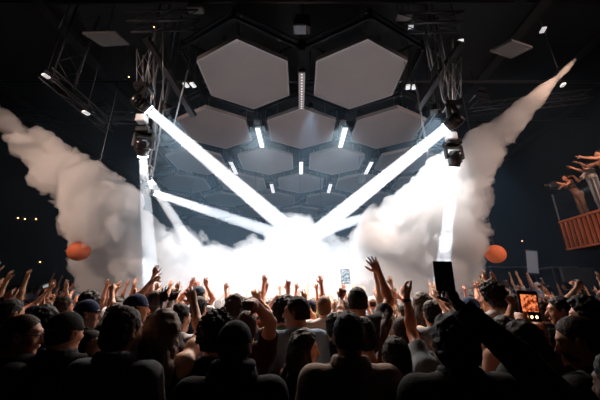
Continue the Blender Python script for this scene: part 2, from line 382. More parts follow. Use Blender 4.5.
simple('diagonal_beam', MB().bar(P(462, 42, 7.2), P(418, 108, 8.6), .16, .12), DMET, 'dark diagonal beam rising to a small white lamp at upper right', 'beam')
simple('diagonal_beam', MB().bar(P(146, 38, 7.2), P(194, 116, 8.6), .16, .12), DMET, 'dark diagonal beam descending beside the left hexagonal panels', 'beam')
simple('hanging_rod', MB().tube([P(163, 20, 7.2), P(163, 100, 7.2)], .014), STEEL, 'thin steel rod hanging behind the left moving lights', 'rod', 'thin hanging rods')
simple('hanging_rod', MB().tube([P(188, 70, 7.0), P(173, 128, 7.6)], .018), STEEL, 'thin slanted steel rod beside the left hexagonal panels', 'rod', 'thin hanging rods')
simple('hanging_rod', MB().tube([P(415, 80, 7.4), P(425, 138, 7.6)], .02), STEEL, 'slanted steel rod at the right edge of the hexagonal panels', 'rod', 'thin hanging rods')
simple('hanging_rod', MB().tube([P(424, 26, 7.2), P(433, 66, 7.2)], .02), STEEL, 'steel rod hanging from the upper right truss', 'rod', 'thin hanging rods')
simple('hanging_rod', MB().tube([P(437, 68, 7.2), P(443, 100, 7.2)], .02), STEEL, 'steel rod running down to the right moving light', 'rod', 'thin hanging rods')
simple('hanging_rod', MB().tube([P(66, 12, 8.0), P(59, 28, 8.0)], .015), STEEL, 'short pale rod alone in the upper left dark', 'rod', 'thin hanging rods')
def box_at(px, py, zd, size, m, name, label, cat, group=None, M=None, hang=False):
    o = MB().box((0, 0, 0), size, M, min(size) * .12).build(name, m); o.location = P(px, py, zd)
    if hang: MB().tube([(0, 0, 0.02), (0, 0, ZC - o.location.z)], .007, 6).build('hanging_rod', BLACK, o)
    return tag(o, label, cat, group)
LED2 = mat('led_soft', (.9, .9, .9), .4, emit=.5)
G2 = 'small white lamps in the rigging'
for px, py, s, lab in [(186, 85, .1, 'left one of two small white lamps beside the left hexagonal panel'), (193, 85, .1, 'right one of two small white lamps beside the left hexagonal panel'),
                 (408, 87, .1, 'left one of two small white lamps beside the right hexagonal panel'), (414, 87, .1, 'right one of two small white lamps beside the right hexagonal panel'),
                 (460, 43, .13, 'small white lamp at the top of the diagonal beam'), (411, 26, .12, 'small white lamp under the upper right truss'),
                 (543, 30, .1, 'tiny white lamp near the upper right corner'), (46, 76, .1, 'tiny white lamp at the top of the left sloping truss'), (86, 113, .1, 'tiny white lamp at the foot of the left sloping truss'),
                 (563, 85, .08, 'tiny white lamp under the tip of the right smoke plume')]:
    box_at(px, py, 7.6, (s, s * 1.6, .05), LED2 if s >= .1 and py > 30 and px < 450 else LED if s > .12 else mat('led_small', (.8, .8, .85), .4, emit=.5), 'rigging_lamp', lab, 'lamp', G2, rot(-15), True)
box_at(196, 9, 7.6, (.4, .2, .14), mat('grey_lamp_box', (.25, .25, .25), .5, noise=.1), 'lamp_bank', 'grey lamp bank above the left horizontal truss', 'lamp bank')
box_at(404, 16, 7.6, (.4, .2, .14), mat('grey_lamp_box2', (.25, .25, .25), .5, noise=.1), 'lamp_bank', 'grey lamp bank above the right horizontal truss', 'lamp bank')
random.seed(11)
GP = 'rigging boxes above the panels'
BOXW = ['between the trusses over the left lamps', 'above the front hexagonal panels']
tiles = [((82, 34), (116, 33), (130, 45), (103, 47)), ((490, 52), (512, 41), (533, 48), (511, 59))]
for q, lab in zip(tiles, ('faint grey flat ceiling tile hanging at upper left', 'faint grey diamond ceiling tile hanging at upper right')):
    zz = HZ + .4; pts = []
    for (px, py) in q:
        r = ray(px, py); t = (zz - CAMZ) / r.z; pts.append(CAM + r * t)
    pts = [(p.x, p.y) for p in pts]
    A = sum(pts[i][0] * pts[(i + 1) % 4][1] - pts[(i + 1) % 4][0] * pts[i][1] for i in range(4))
    if A < 0: pts = pts[::-1]
    simple('hanging_ceiling_tile', MB().prism(pts, zz, zz + .08, .01), mat('tile_grey', (.10, .10, .105), .7, noise=.1), lab, 'ceiling tile')
# cross pipes and cable trays high under the black ceiling
for i, (y, z) in enumerate([(5.6, 9.0), (8.2, 8.7), (11.0, 9.1), (14.2, 8.8), (17.5, 9.0)]):
    simple('ceiling_pipe', MB().tube([(X0 + .1, y, z), (X1 - .1, y, z)], .05, 8), DMET, ['first', 'second', 'third', 'fourth', 'fifth'][i] + ' dark pipe crossing the hall above the hexagonal panels, counted from the crowd', 'pipe', 'cross pipes under the ceiling')
for i, x in enumerate([-10.5, -6.6, 6.2, 8.6, 10.8]):
    simple('cable_tray', MB().box((x, 11, 8.9), (.3, 28, .1)), DMET, ['outermost dark cable tray along the left wall', 'dark cable tray outside the left hexagonal panels', 'dark cable tray outside the right hexagonal panels', 'middle dark cable tray over the right balcony side', 'outermost dark cable tray along the right wall'][i], 'cable tray', 'long cable trays under the ceiling')
box_at(300, 26, 7.0, (.34, .3, .24), DMET, 'hoist', 'dark hoist box hanging above the dotted linear lamp', 'hoist', None, None, True)
def speaker_box(px, py, zd, s, label, yaw=0):
    o = empty('hanging_loudspeaker', P(px, py, zd), math.radians(yaw)); MB().tube([(0, 0, .1 * s), (0, 0, ZC - o.location.z)], .02, 6).build('hanging_pole', BLACK, o)
    for i in range(3):
        M = rot(0, -8 * i); MB().box((0, -i * .03 * s, -i * .3 * s), (.7 * s, .4 * s, .28 * s), M, .02).build('cabinet', PLAST, o)
        MB().box((0, -.21 * s - i * .03 * s, -i * .3 * s - .0), (.64 * s, .01, .23 * s), M).build('grille', DMET, o)
    return tag(o, label, 'loudspeaker')
speaker_box(100, 108, 11, .9, 'dark hanging loudspeaker stack behind the left smoke plume', -15)
speaker_box(476, 92, 11, .9, 'dark hanging loudspeaker stack behind the right diagonal beam', 15)
speaker_box(303, 20, 8.2, .6, 'small dark loudspeaker stack above the two front hexagonal panels')
# ------------------------------------------------------------------ moving lights
def mover(a, b, label, s=1.0, group='moving beam lights'):
    """yoke lamp with its lens at a shining to b"""
    d = (b - a).normalized(); Q = d.to_track_quat('Z', 'Y').to_matrix()
    o = empty('moving_light', a)
    L = .42 * s
    h = MB(); n = 20
    prof = [(-.02, .125), (-.10, .135), (-.12, .15), (-.22, .16), (-.34, .155), (-.40, .13), (-.42, .06)]
    h.tube([Q @ Vector((0, 0, t * s)) for t, r in prof], [r * s for t, r in prof], n)
    h.build('lamp_head', PLAST, o)
    MB().tube([Q @ Vector((0, 0, -.03 * s)), Q @ Vector((0, 0, .012 * s))], .122 * s, 24).build('lens', LENS, o)
    rg = MB()
    for t in (-.16, -.24, -.30): rg.tube([Q @ Vector((0, 0, t * s - .01)), Q @ Vector((0, 0, t * s + .01))], .172 * s, 20)
    rg.build('cooling_fins', BLACK, o)
    piv = Q @ Vector((0, 0, -.22 * s)); sd = d.cross(Vector((0, 0, 1)));
    if sd.length < .1: sd = Vector((1, 0, 0))
    sd.normalize(); top = piv + Vector((0, 0, .32 * s)); y = MB()
    for k in (-1, 1): y.bar(piv + sd * .2 * s * k, top + sd * .2 * s * k, .05 * s, .10 * s)
    y.bar(top - sd * .225 * s, top + sd * .225 * s, .06 * s, .11 * s); y.build('yoke', PLAST, o)
    MB().box(top + Vector((0, 0, .09 * s)), (.34 * s, .34 * s, .14 * s), None, .02).build('base', PLAST, o)
    cl = MB(); cl.tube([top + Vector((0, 0, .15 * s)), Vector((top.x, top.y, ZC - a.z))], .022, 8); cl.build('hanging_pole', STEEL, o)
    return tag(o, label, 'stage light', group)
ML = ['upper left moving light throwing a beam to the centre', 'lower left moving light throwing a beam straight down', 'upper right moving light throwing a beam to the centre',
      'lower right moving light shining straight down into smoke', 'far left moving light with a steep beam behind the smoke', 'far left moving light with a flat beam to the centre', 'far right moving light with a flat beam behind the smoke']
for (a, b, pw, r, _), lab in zip(BEAMS, ML): mover(a, b, lab, 1.0 if pw > 6900 or 'lower' in lab else .6)
box_at(142, 119, 7.2, (.24, .2, .2), WHITE, 'junction_box', 'pale square box between the two left moving lights', 'box')
box_at(451, 137, 7.2, (.24, .2, .2), WHITE, 'junction_box', 'pale square box between the two right moving lights', 'box')
simple('lamp_pole', MB().tube([P(154, 40, 7.6), P(154, 150, 7.6)], .03), STEEL, 'steel pole behind the left moving lights', 'pole')
simple('lamp_pole', MB().tube([P(452, 40, 7.6), P(452, 140, 7.6)], .03), STEEL, 'steel pole behind the right moving lights', 'pole')
# fixtures for the stage and wash lights, and cans for the added fill lamps
def par(loc, tgt, label, s=1.0):
    o = empty('wash_light', loc); d = (Vector(tgt) - Vector(loc)).normalized(); Q = d.to_track_quat('Z', 'Y').to_matrix()
    MB().tube([Q @ Vector((0, 0, t * s)) for t in (-.36, -.3, -.06, -.05)], [.08 * s, .15 * s, .2 * s, .21 * s], 16).build('can', BLACK, o)
    MB().tube([(Q @ Vector((0, 0, -.2 * s))), Vector(((Q @ Vector((0, 0, -.2 * s))).x, (Q @ Vector((0, 0, -.2 * s))).y, ZC - loc[2]))], .012, 8).build('hanging_pole', BLACK, o)
    return tag(o, label, 'stage light')
SL = ['stage wash light hidden in smoke at the far left of the stage', 'stage wash light hidden in smoke left of the stage centre', 'stage wash light hidden in smoke right of the stage centre', 'stage wash light hidden in smoke at the far right of the stage', 'high wash light over the right stage half', 'high wash light over the left stage half']
for (x, y, z, pw), lab in zip(STAGE, SL): par((x, y + .08, z), (x * .3, 2, 1.6), lab)
WL = ['cool uplight behind the smoke under the rear panels', 'warm wash light turned to the balcony', 'cool wash light over the right side platform', 'warm wash light high by the left wall', 'warm wash light high by the right wall', 'warm uplight over the crowd under the front panels']
for (l, t, pw, c, sp), lab in zip(WASH, WL):
    lamp('SPOT', l, t, pw, c, size=.3, spot=sp, blend=.8, name='wash_lamp')
    d = (Vector(t) - Vector(l)).normalized(); par(Vector(l) - d * .02, t, lab, .6 if 'uplight' in lab else 1)
for (x, y, z, tx), lab in zip(CROWD_FILL, ['small black wash light by the left moving lights, tilted to the crowd', 'small black wash light by the right moving lights, tilted to the crowd', 'small black wash light left under the second panel row', 'small black wash light right under the second panel row']):
    d = (Vector((tx, 6.3, 1.5)) - Vector((x, y, z))).normalized(); par(Vector((x, y, z)) - d * .03, (tx, 6.3, 1.5), lab, .55)
for (x, y, z, tx, ty, tz), lab in zip(SMOKE_FILL, ['small black spotlight by the left moving lights, turned to the smoke', 'small black spotlight by the right moving lights, turned to the smoke', 'small black spotlight under the middle panel of the second row']):
    d = (Vector((tx, ty, tz)) - Vector((x, y, z))).normalized(); par(Vector((x, y, z)) - d * .03, (tx, ty, tz), lab, .55)
# ------------------------------------------------------------------ stage and DJ booth behind the smoke
st = empty('stage', (0, 15.5, 0)); MB().box((0, 0, .55), (13, 4.5, 1.1), None, .03).build('deck', DMET, st); tag(st, 'dark raised stage behind the smoke', 'stage')
bo = empty('dj_booth', (0, 14.4, 1.1)); MB().box((0, 0, .5), (2.6, .8, 1.0), None, .04).build('desk', BLACK, bo); MB().box((0, 0, 1.05), (1.6, .5, .1), None, .02).build('mixer', PLAST, bo); tag(bo, 'black booth desk on the stage behind the smoke', 'booth')
# ------------------------------------------------------------------ balcony on the right
BX, BZ = 8.8, 4.27
slab = MB().box(((BX + X1) / 2 + .04, 4.0, BZ - .12), (X1 - BX - .08, 11.6, .24), None, .01); structure('balcony_slab', slab, mat('balcony_dark', (.03, .022, .02), .6, noise=.2))
woodm = mat('orange_wood', (.50, .16, .08), .45, noise=.35, nscale=6)
pn = empty('slatted_railing', (BX, 4.0, BZ))
MB().box((.06, 0, -.52), (.05, 11.5, .86)).build('backing_board', mat('slat_shadow', (.02, .01, .008), .8), pn)  # near-black board puts the shade of the slat gaps into its colour
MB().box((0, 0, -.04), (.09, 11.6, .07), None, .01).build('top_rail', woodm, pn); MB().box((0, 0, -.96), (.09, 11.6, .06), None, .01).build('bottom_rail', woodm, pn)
sl = MB()
for i in range(72): sl.box((0, 5.72 - i * .16, -.5), (.06, .062, .88))
sl.build('slats', woodm, pn); tag(pn, 'orange wooden slatted front of the raised balcony', 'balcony front')
pe = empty('slatted_balcony_end', (BX + 1.85, 9.83, BZ)); MB().box((0, 0, -.5), (3.7, .05, .98)).build('board', mat('end_board', (.06, .03, .02), .6, noise=.2), pe); tag(pe, 'dark end board closing the balcony beside the slatted front', 'board')
gl = bpy.data.materials.new('rail_glass'); gl.use_nodes = True; T = gl.node_tree; T.nodes.clear()
o_ = T.nodes.new('ShaderNodeOutputMaterial'); mx = T.nodes.new('ShaderNodeMixShader'); tr = T.nodes.new('ShaderNodeBsdfTransparent'); gs = T.nodes.new('ShaderNodeBsdfGlossy')
tr.inputs[0].default_value = (.82, .86, .88, 1); gs.inputs['Roughness'].default_value = .08; mx.inputs[0].default_value = .1
T.links.new(tr.outputs[0], mx.inputs[1]); T.links.new(gs.outputs[0], mx.inputs[2]); T.links.new(mx.outputs[0], o_.inputs[0])
for i, (lab, y) in enumerate([('far glass railing panel on the balcony edge', 9.1), ('next glass railing panel on the balcony edge, nearer the crowd', 7.5)]):
    g = empty('glass_railing', (BX + .06, y, BZ)); MB().box((0, 0, .48), (.02, 1.5, .95)).build('glass_pane', gl, g)
    for k in (-.74, .74): MB().box((0, k, .49), (.04, .04, .98)).build('post', STEEL, g)
    tag(g, lab, 'railing', 'glass railing panels')
co = MB().box((0, 0, 1.65), (.9, .9, 3.3), rot(20), .02).build('column_right', mat('grey_column', (.10, .10, .11), .7, noise=.2)); co.location = (9.9, 9.0, 0); co['kind'] = 'structure'
co = MB().box((0, 0, 1.5), (1.4, .3, 3.0), rot(0), .02).build('column_rear', mat('grey_column_b', (.07, .075, .085), .7, noise=.2)); co.location = (11.4, 12.6, 0); co['kind'] = 'structure'
sc = empty('wall_screen', P(532, 262, 14.5), math.radians(-20)); MB().box((0, 0, 0), (.56, .06, 1.2), rot(0, 0, 8), .02).build('frame', BLACK, sc)
MB().box((0, -.04, 0), (.44, .02, 1.05), rot(0, 0, 8)).build('picture', mat('grey_screen', (.3, .32, .35), .4, emit=.05, ecol=(.7, .8, 1)), sc); MB().tube([(0, 0, -.6), (0, 0, -sc.location.z)], .04, 8).build('stand', BLACK, sc); tag(sc, 'small tilted pale screen standing below the balcony at the far wall', 'screen')
# round orange paper lanterns
lm = mat('orange_paper', (.75, .16, .05), .7, noise=.25, nscale=5, bump=.4, emit=.12, ecol=(1, .22, .08))
lm2 = mat('orange_paper_unlit', (.55, .12, .04), .7, noise=.25, nscale=5, bump=.4)
for px, py, zd, r, lab, cx in [(495.5, 254, 8.0, .25, 'round orange paper lantern hanging before the right wall', 4), (79, 251, 8.0, .27, 'round orange paper lantern hanging in the edge of the left smoke plume', -2)]:
    c = P(px, py, zd); o = empty('paper_lantern', c)
    b = MB(); n = 28; K = 22
    prof = [(math.cos(math.pi * i / K), math.sin(math.pi * i / K)) for i in range(K + 1)]
    b.tube([(0, 0, r * .96 * p[0]) for p in prof], [max(.02, r * p[1] * (1 + .02 * (-1) ** i)) for i, p in enumerate(prof)], n); b.build('paper_ball', lm if cx > 0 else lm2, o)
    MB().tube([(0, 0, r * .9), (0, 0, ZC - c.z)], .008, 6).build('cord', STEEL, o)
    tag(o, lab, 'lantern', None)
for px, py, zd, lab in [(40, 262, 14, 'tiny warm lamp low on the far left wall'), (18, 218, 14, 'tiny orange lamp on the dark left wall'), (25, 219, 14, 'second tiny orange lamp on the dark left wall'), (36, 219, 14, 'third tiny orange lamp on the dark left wall'), (522, 241, 13, 'tiny warm lamp on the far right wall'), (129, 77, 8, 'tiny orange lamp near the left moving light'), (154, 27, 7.3, 'tiny orange lamp on the upper left truss')]:
    if zd > 10: zd = ((X0 + .02) / ray(px, py).x) if px < 300 else ((X1 - .02) / ray(px, py).x)
    o = MB().ball((0, 0, 0), .03 if zd > 10 else .015, 10).build('indicator_lamp', LEDW); o.location = P(px, py, zd); tag(o, lab, 'lamp', 'tiny warm lamps')
# bar counters and cabinets along the far right wall
for (px, py, zd, s, lab) in [(505, 275, 13.5, (1.6, .6, 1.2), 'dark bar counter against the far right wall'), (560, 276, 12.5, (1.0, .6, 1.5), 'dark equipment cabinet beside the bar counter')]:
    c = P(px, py, zd); o = empty('bar_counter' if 'bar counter ag' in lab else 'equipment_cabinet', (c.x, c.y, 0)); hh = c.z + .3
    MB().box((0, 0, hh / 2), (s[0], s[1], hh), None, .03).build('body', DMET, o); MB().box((0, 0, hh + .03), (s[0] + .1, s[1] + .1, .06), None, .01).build('top', STEEL, o); tag(o, lab, 'counter')

# raised side platforms that carry the last rows
for x0, x1, y0, y1, side in [(-12.6, -5.2, 9.9, 14.4, 'left'), (5.4, 12.2, 9.9, 14.4, 'right')]:
    o = MB().box(((x0 + x1) / 2, (y0 + y1) / 2, .27), (x1 - x0, y1 - y0, .54), None, .02).build('side_platform', DMET); tag(o, 'dark raised platform along the %s side of the hall' % side, 'platform')
# ------------------------------------------------------------------ smoke plumes, haze and beams (real scattering volumes)
def smoke(name, blobs, dens, col, lo, hi, h, amp, label, seed=0, g=0.0):
    f = Field(lo, hi, h)
    X, Y, Z = f.ax[0][:, None, None], f.ax[1][None, :, None], f.ax[2][None, None, :]
    best = np.full(f.d.shape, 9, np.float32); rad = np.zeros(f.d.shape, np.float32)
    for (px, py, zd, rp) in blobs:
        c = P(px, py, zd); r = rp / F * zd
        e = (np.sqrt((X - c[0]) ** 2 + (Y - c[1]) ** 2 + (Z - c[2]) ** 2) - r).astype(np.float32)
        q = np.maximum(r * .9 - np.abs(f.d - e), 0) / (r * .9); f.d = np.minimum(f.d, e) - q * q * r * .9 * .25 if r > .12 else np.minimum(f.d, e)
        m = e < best; best = np.where(m, e, best); rad = np.where(m, r, rad)
    # billows: rounded lobes push the surface in and out, more where the plume is wide
    n = np.zeros(f.d.shape, np.float32); a = 1.0; fr = 1.0
    for o in range(5):
        v = vnoise(X, Y, Z, fr, 3.3 * o + seed); n += a * (2 * np.abs(v)); a *= .64; fr *= 2.03
    am = amp * np.clip(rad / 1.1, .06, 1)
    f.d = np.where(np.abs(f.d) < 1.2, f.d - am * (n - 1.42), f.d)
    f.d = np.where(best > .62 * am + .12, np.maximum(f.d, .05), f.d)
    # the narrow tips keep their shape
    me = f.mesh(name); o = link(name, me, volmat(name + '_volume', dens, col, g))
    return tag(o, label, 'smoke', None, 'stuff')
LP = [(-30, 84, 8.0, 6), (-12, 103, 8.0, 8), (8, 123, 8.0, 11), (30, 144, 8.1, 15), (54, 165, 8.2, 20), (80, 188, 8.4, 25), (106, 204, 8.5, 24), (104, 220, 8.6, 27), (122, 244, 9.0, 29), (100, 252, 9.0, 21), (140, 266, 9.4, 34), (112, 284, 9.2, 22)]
RP = [(575, 60, 7.4, 1.6), (566, 69, 7.4, 3), (556, 79, 7.5, 4.2), (545, 89, 7.6, 5.5), (534, 99, 7.7, 7), (521, 111, 7.8, 9), (506, 126, 7.9, 12), (488, 145, 8.1, 16), (470, 167, 8.3, 21), (450, 192, 8.6, 29), (436, 225, 8.9, 38), (448, 245, 9.0, 26), (420, 255, 9.1, 42), (462, 270, 9.2, 17), (400, 240, 9.2, 34)]
CP = [(172, 262, 9.8, 33), (205, 276, 10, 29), (238, 278, 10.2, 28), (268, 262, 10.3, 26), (296, 231, 10.4, 19), (313, 238, 10.4, 17), (282, 246, 10.4, 18), (292, 276, 10.2, 28), (345, 264, 10.6, 22), (372, 258, 10.2, 27), (396, 244, 9.8, 32), (328, 290, 10.4, 18)]
RP = [tuple(RP[i][k] + (RP[i + 1][k] - RP[i][k]) * t / 3 for k in range(4)) for i in range(6) for t in range(3)] + RP[6:]
SMW = (.97, .965, .96)
smoke('smoke_plume', LP, 2.8, SMW, (-11.5, 5.0, 0.3), (-1.2, 11.6, 8), .055, .42, 'smoke plume blasting down from the upper left, warm grey turning white', 1)
smoke('smoke_plume', RP, 2.6, SMW, (0.4, 5.0, 0.3), (8.6, 11.6, 8.5), .05, .38, 'smoke plume from the upper right with a narrow pointed tip', 9)
smoke('smoke_bank', CP, .8, (.98, .98, .98), (-6.5, 7, 0.6), (6, 13, 6.5), .06, .34, 'glowing white smoke bank over the stage between the two plumes', 5)
# thin haze filling the hall behind the crowd
lowf = MB().ball((0, 9.4, 1.3), 1, 40, (6.2, 2.9, 1.8)).build('low_fog', volmat('low_fog_volume', .16, (.95, .96, 1.0))); tag(lowf, 'pale fog hanging low over the back rows of the crowd', 'fog', None, 'stuff')
hz = MB().box(((X0 + X1) / 2, 16.2, 4.3), (X1 - X0 - .3, 19.0, 8.4)).build('haze', volmat('haze_volume', .009, (.42, .70, 1.0), .2)); tag(hz, 'thin blue-grey haze filling the hall around the stage', 'haze', None, 'stuff')
BL = ['white light beam from the upper left lamp to the centre', 'white light beam straight down on the left', 'white light beam from the upper right lamp to the centre', 'white light beam straight down into the right smoke',
      'steep light beam behind the left vertical beam', 'flat light beam crossing behind the left beams', 'flat light beam behind the right diagonal beam']
for (a, b, pw, r, e), lab in zip(BEAMS, BL):
    d = (b - a).normalized(); L = (b - a).length + 2.6; a = a + d * .04
    o = MB().tube([a, a + d * L], [r * 1.02, r * 1.02 + L * .03], 32).build('light_beam', volmat('beam_haze', 1.3 * e, (.92, .96, 1.0), .0)); tag(o, lab, 'light beam', 'light beams in the haze', 'stuff')
# ------------------------------------------------------------------ people
FINGERS = {'open': [(8, 10, 6)] * 4, 'relaxed': [(22, 28, 18), (26, 32, 20), (32, 36, 22), (38, 38, 22)], 'fist': [(82, 95, 62)] * 4,
           'point': [(5, 8, 5), (80, 92, 60), (84, 94, 60), (86, 94, 60)], 'grip': [(48, 62, 35)] * 4, 'horns': [(5, 8, 5), (82, 92, 60), (84, 92, 60), (8, 10, 8)], 'flat': [(3, 4, 3)] * 4}
def V(*a): return np.array(a, float)
def nrm(v): v = np.array(v, float); return v / max(np.linalg.norm(v), 1e-9)
def rotv(v, ax, deg):
    a = math.radians(deg); ax = nrm(ax); return v * math.cos(a) + np.cross(ax, v) * math.sin(a) + ax * (ax @ v) * (1 - math.cos(a))
def hand(f, w, d, n, side, pose, k=1.0):
    """palm with five fingers; w wrist, d towards the fingertips, n out of the palm, side +1 for the right hand"""
    d = nrm(d); n = nrm(n - d * (n @ d)); t = nrm(np.cross(d, n)) * side       # t points to the thumb side
    fist = pose in ('fist', 'point', 'horns'); spread = {'open': 9, 'relaxed': 3, 'flat': 2}.get(pose, 0)
    ln = [.070, .079, .073, .058]; kn = []
    for i in range(4):
        kp = w + d * (.088 - .004 * abs(i - 1.2)) * k + t * (.032 - .0205 * i) * k + n * (-.004) * k; kn.append(kp)
        f.cone(w + d * .012 + t * (.014 - .009 * i) * k, kp, .0155 * k, .0125 * k, .012)
    f.ell(w + d * .05 * k + n * .006, (.028 * k, .028 * k, .028 * k), .02)
    for i in range(4):
        a = FINGERS[pose][i]; dr = rotv(d, n, -side * spread * (1.3 - i)); p = kn[i]; c = 0; r = [.0100, .0092, .0084, .0074]; L = [.46, .30, .24]
        ax = np.cross(dr, n)
        for j in range(3):
            c += a[j]; dd = rotv(dr, ax, c); q = p + dd * ln[i] * L[j] * k; sc = .88 if i == 3 else 1
            f.cone(p, q, r[j] * k * sc, r[j + 1] * k * sc, .004); p = q
    b = w + d * .022 * k + t * .024 * k + n * .008 * k
    if fist or pose == 'grip': d1 = nrm(d * .75 + t * .45 + n * .55); d2 = nrm(d * .5 - t * .6 + n * .75)
    elif pose == 'flat': d1 = nrm(d * .85 + t * .45 + n * .15); d2 = nrm(d * .95 + t * .1 + n * .1)
    else: d1 = nrm(d * .7 + t * .75 + n * .2); d2 = nrm(d * .85 + t * .5 + n * .1)
    m1 = b + d1 * .040 * k; m2 = m1 + d2 * .032 * k; m3 = m2 + nrm(d2 + d * .1) * .026 * k
    f.cone(b - d1 * .01, m1, .0165 * k, .0125 * k, .012); f.cone(m1, m2, .0118 * k, .0102 * k, .006); f.cone(m2, m3, .0102 * k, .0085 * k, .004)
def head_parts(f, hc, R, k=.02, fem=False):
    def q(x, y, z): return hc + R @ V(x, y, z)
    f.ell(q(0, -.012, .022), (.075, .094, .093), .03, R); f.ell(q(0, .022, -.035), (.056, .066, .084), .04, R)
    f.cone(q(-.015, .062, -.098), q(.015, .062, -.098), .021 if not fem else .017, .021 if not fem else .017, .03)
    f.ell(q(0, .074, .028), (.050, .020, .012), .015, R)
    for s in (-1, 1):
        f.ell(q(s * .032, .098, .003), (.019, .016, .013), .012, R, 's'); f.ell(q(s * .031, .081, .003), (.0125, .0125, .0115), .003, R)
        f.ell(q(s * .043, .06, -.03), (.018, .018, .018), .02, R)
        f.ell(q(s * .079, -.008, -.008), (.010, .020, .032), .008, R @ np.array(rot(s * -22, 0, 0))); f.ell(q(s * .086, -.004, -.006), (.007, .009, .016), .006, R, 's')
    f.cone(q(0, .088, .008), q(0, .113, -.030), .008, .0125, .012); f.ell(q(0, .100, -.036), (.019, .013, .009), .008, R)
    f.ell(q(0, .088, -.060), (.025, .013, .0065), .006, R); f.ell(q(0, .086, -.071), (.021, .013, .0075), .006, R); f.ell(q(0, .102, -.0655), (.024, .008, .0018), .003, R, 's')
    return q
def default_arm(s, rnd=0):
    return dict(e=V(s * .27, .02, 1.16), w=V(s * .20, .22, 1.10), d=V(-s * .3, .9, .3), pose='relaxed')
def skeleton(sp):
    """joint positions in the body's own frame (1.75 m tall, facing +y)"""
    J = {}; sw = sp.get('sw', .175); ln = sp.get('lean', (0, 0)); J['lean'] = V(ln[0], ln[1], 0)
    hy, hp, hr = sp.get('head', (0, 0, 0)); R = np.array(rot(hy, hp, hr)); J['M'] = R
    J['hc'] = V(ln[0] * 1.15, ln[1] * 1.2 + .01 - .04 * math.sin(math.radians(hp)), 1.632 - .02 * abs(math.sin(math.radians(hp))))
    for s, k in ((-1, 'L'), (1, 'R')):
        a = sp.get(k) or default_arm(s); S0 = V(s * sw, -.01, 1.425) + J['lean']; Lu, Lf = .295 * sp.get('al', 1), .265 * sp.get('al', 1)
        for it in range(2):
            e = a['e'](S0, Lu) if callable(a['e']) else a['e']
            ud = nrm(e - S0); up = max(0, ud[2] + .1)
            S0 = V(s * (sw - .022 * up), -.01 + .02 * max(0, ud[1]), 1.425 + .055 * up) + J['lean']
        E = S0 + nrm(e - S0) * Lu
        w = a['w'](E, Lf) if callable(a['w']) else a['w']; Wp = E + nrm(w - E) * Lf
        d = a['d'](Wp) if callable(a['d']) else a['d']
        n = a.get('n'); n = V(0, 1, 0) if n is None else n
        if abs(nrm(d) @ nrm(n)) > .9: n = V(0, 0, -1) if abs(nrm(d)[2]) < .8 else V(-s, 0, 0)
        J[k] = (S0, E, Wp, nrm(d), n, a.get('pose', 'relaxed'), up)
    return J
def torso(f, J, sp, g, legs=False, wrk=0):
    sw = sp.get('sw', .175); l = J['lean']; fem = sp.get('fem'); bk = sp.get('bulk', 1.0)
    f.ell(V(0, 0, .95) + l * .0, (.165 + g, .115 + g, .13 + g), .05, nz=wrk, nf=14)
    f.ell(V(0, .0, 1.10) + l * .4, ((.125 if fem else .142) * bk + g, .10 * bk + g, .17 + g), .08, nz=wrk, nf=14)
    f.ell(V(0, .0, 1.27) + l * .8, ((.145 if fem else .165) * bk + g, .112 * bk + g, .17 + g), .08, nz=wrk, nf=14)
    if fem:
        for s in (-1, 1): f.ell(V(s * .07, .085, 1.26) + l * .8, (.055 + g, .05 + g, .055 + g), .04)
    for s, k in ((-1, 'L'), (1, 'R')):
        S0 = J[k][0]
        f.cone(V(s * .03, -.01, 1.37) + l, S0 - V(s * .03, 0, .03), .075 * bk + g, .056 + g, .06, nz=wrk, nf=14)
        f.cone(V(s * .02, -.02, 1.475) + l, S0 + V(-s * .02, 0, -.005), .048 + g, .045 + g, .05, nz=wrk, nf=14)
        f.ell(S0, (.060 + g, .060 + g, .062 + g), .04)
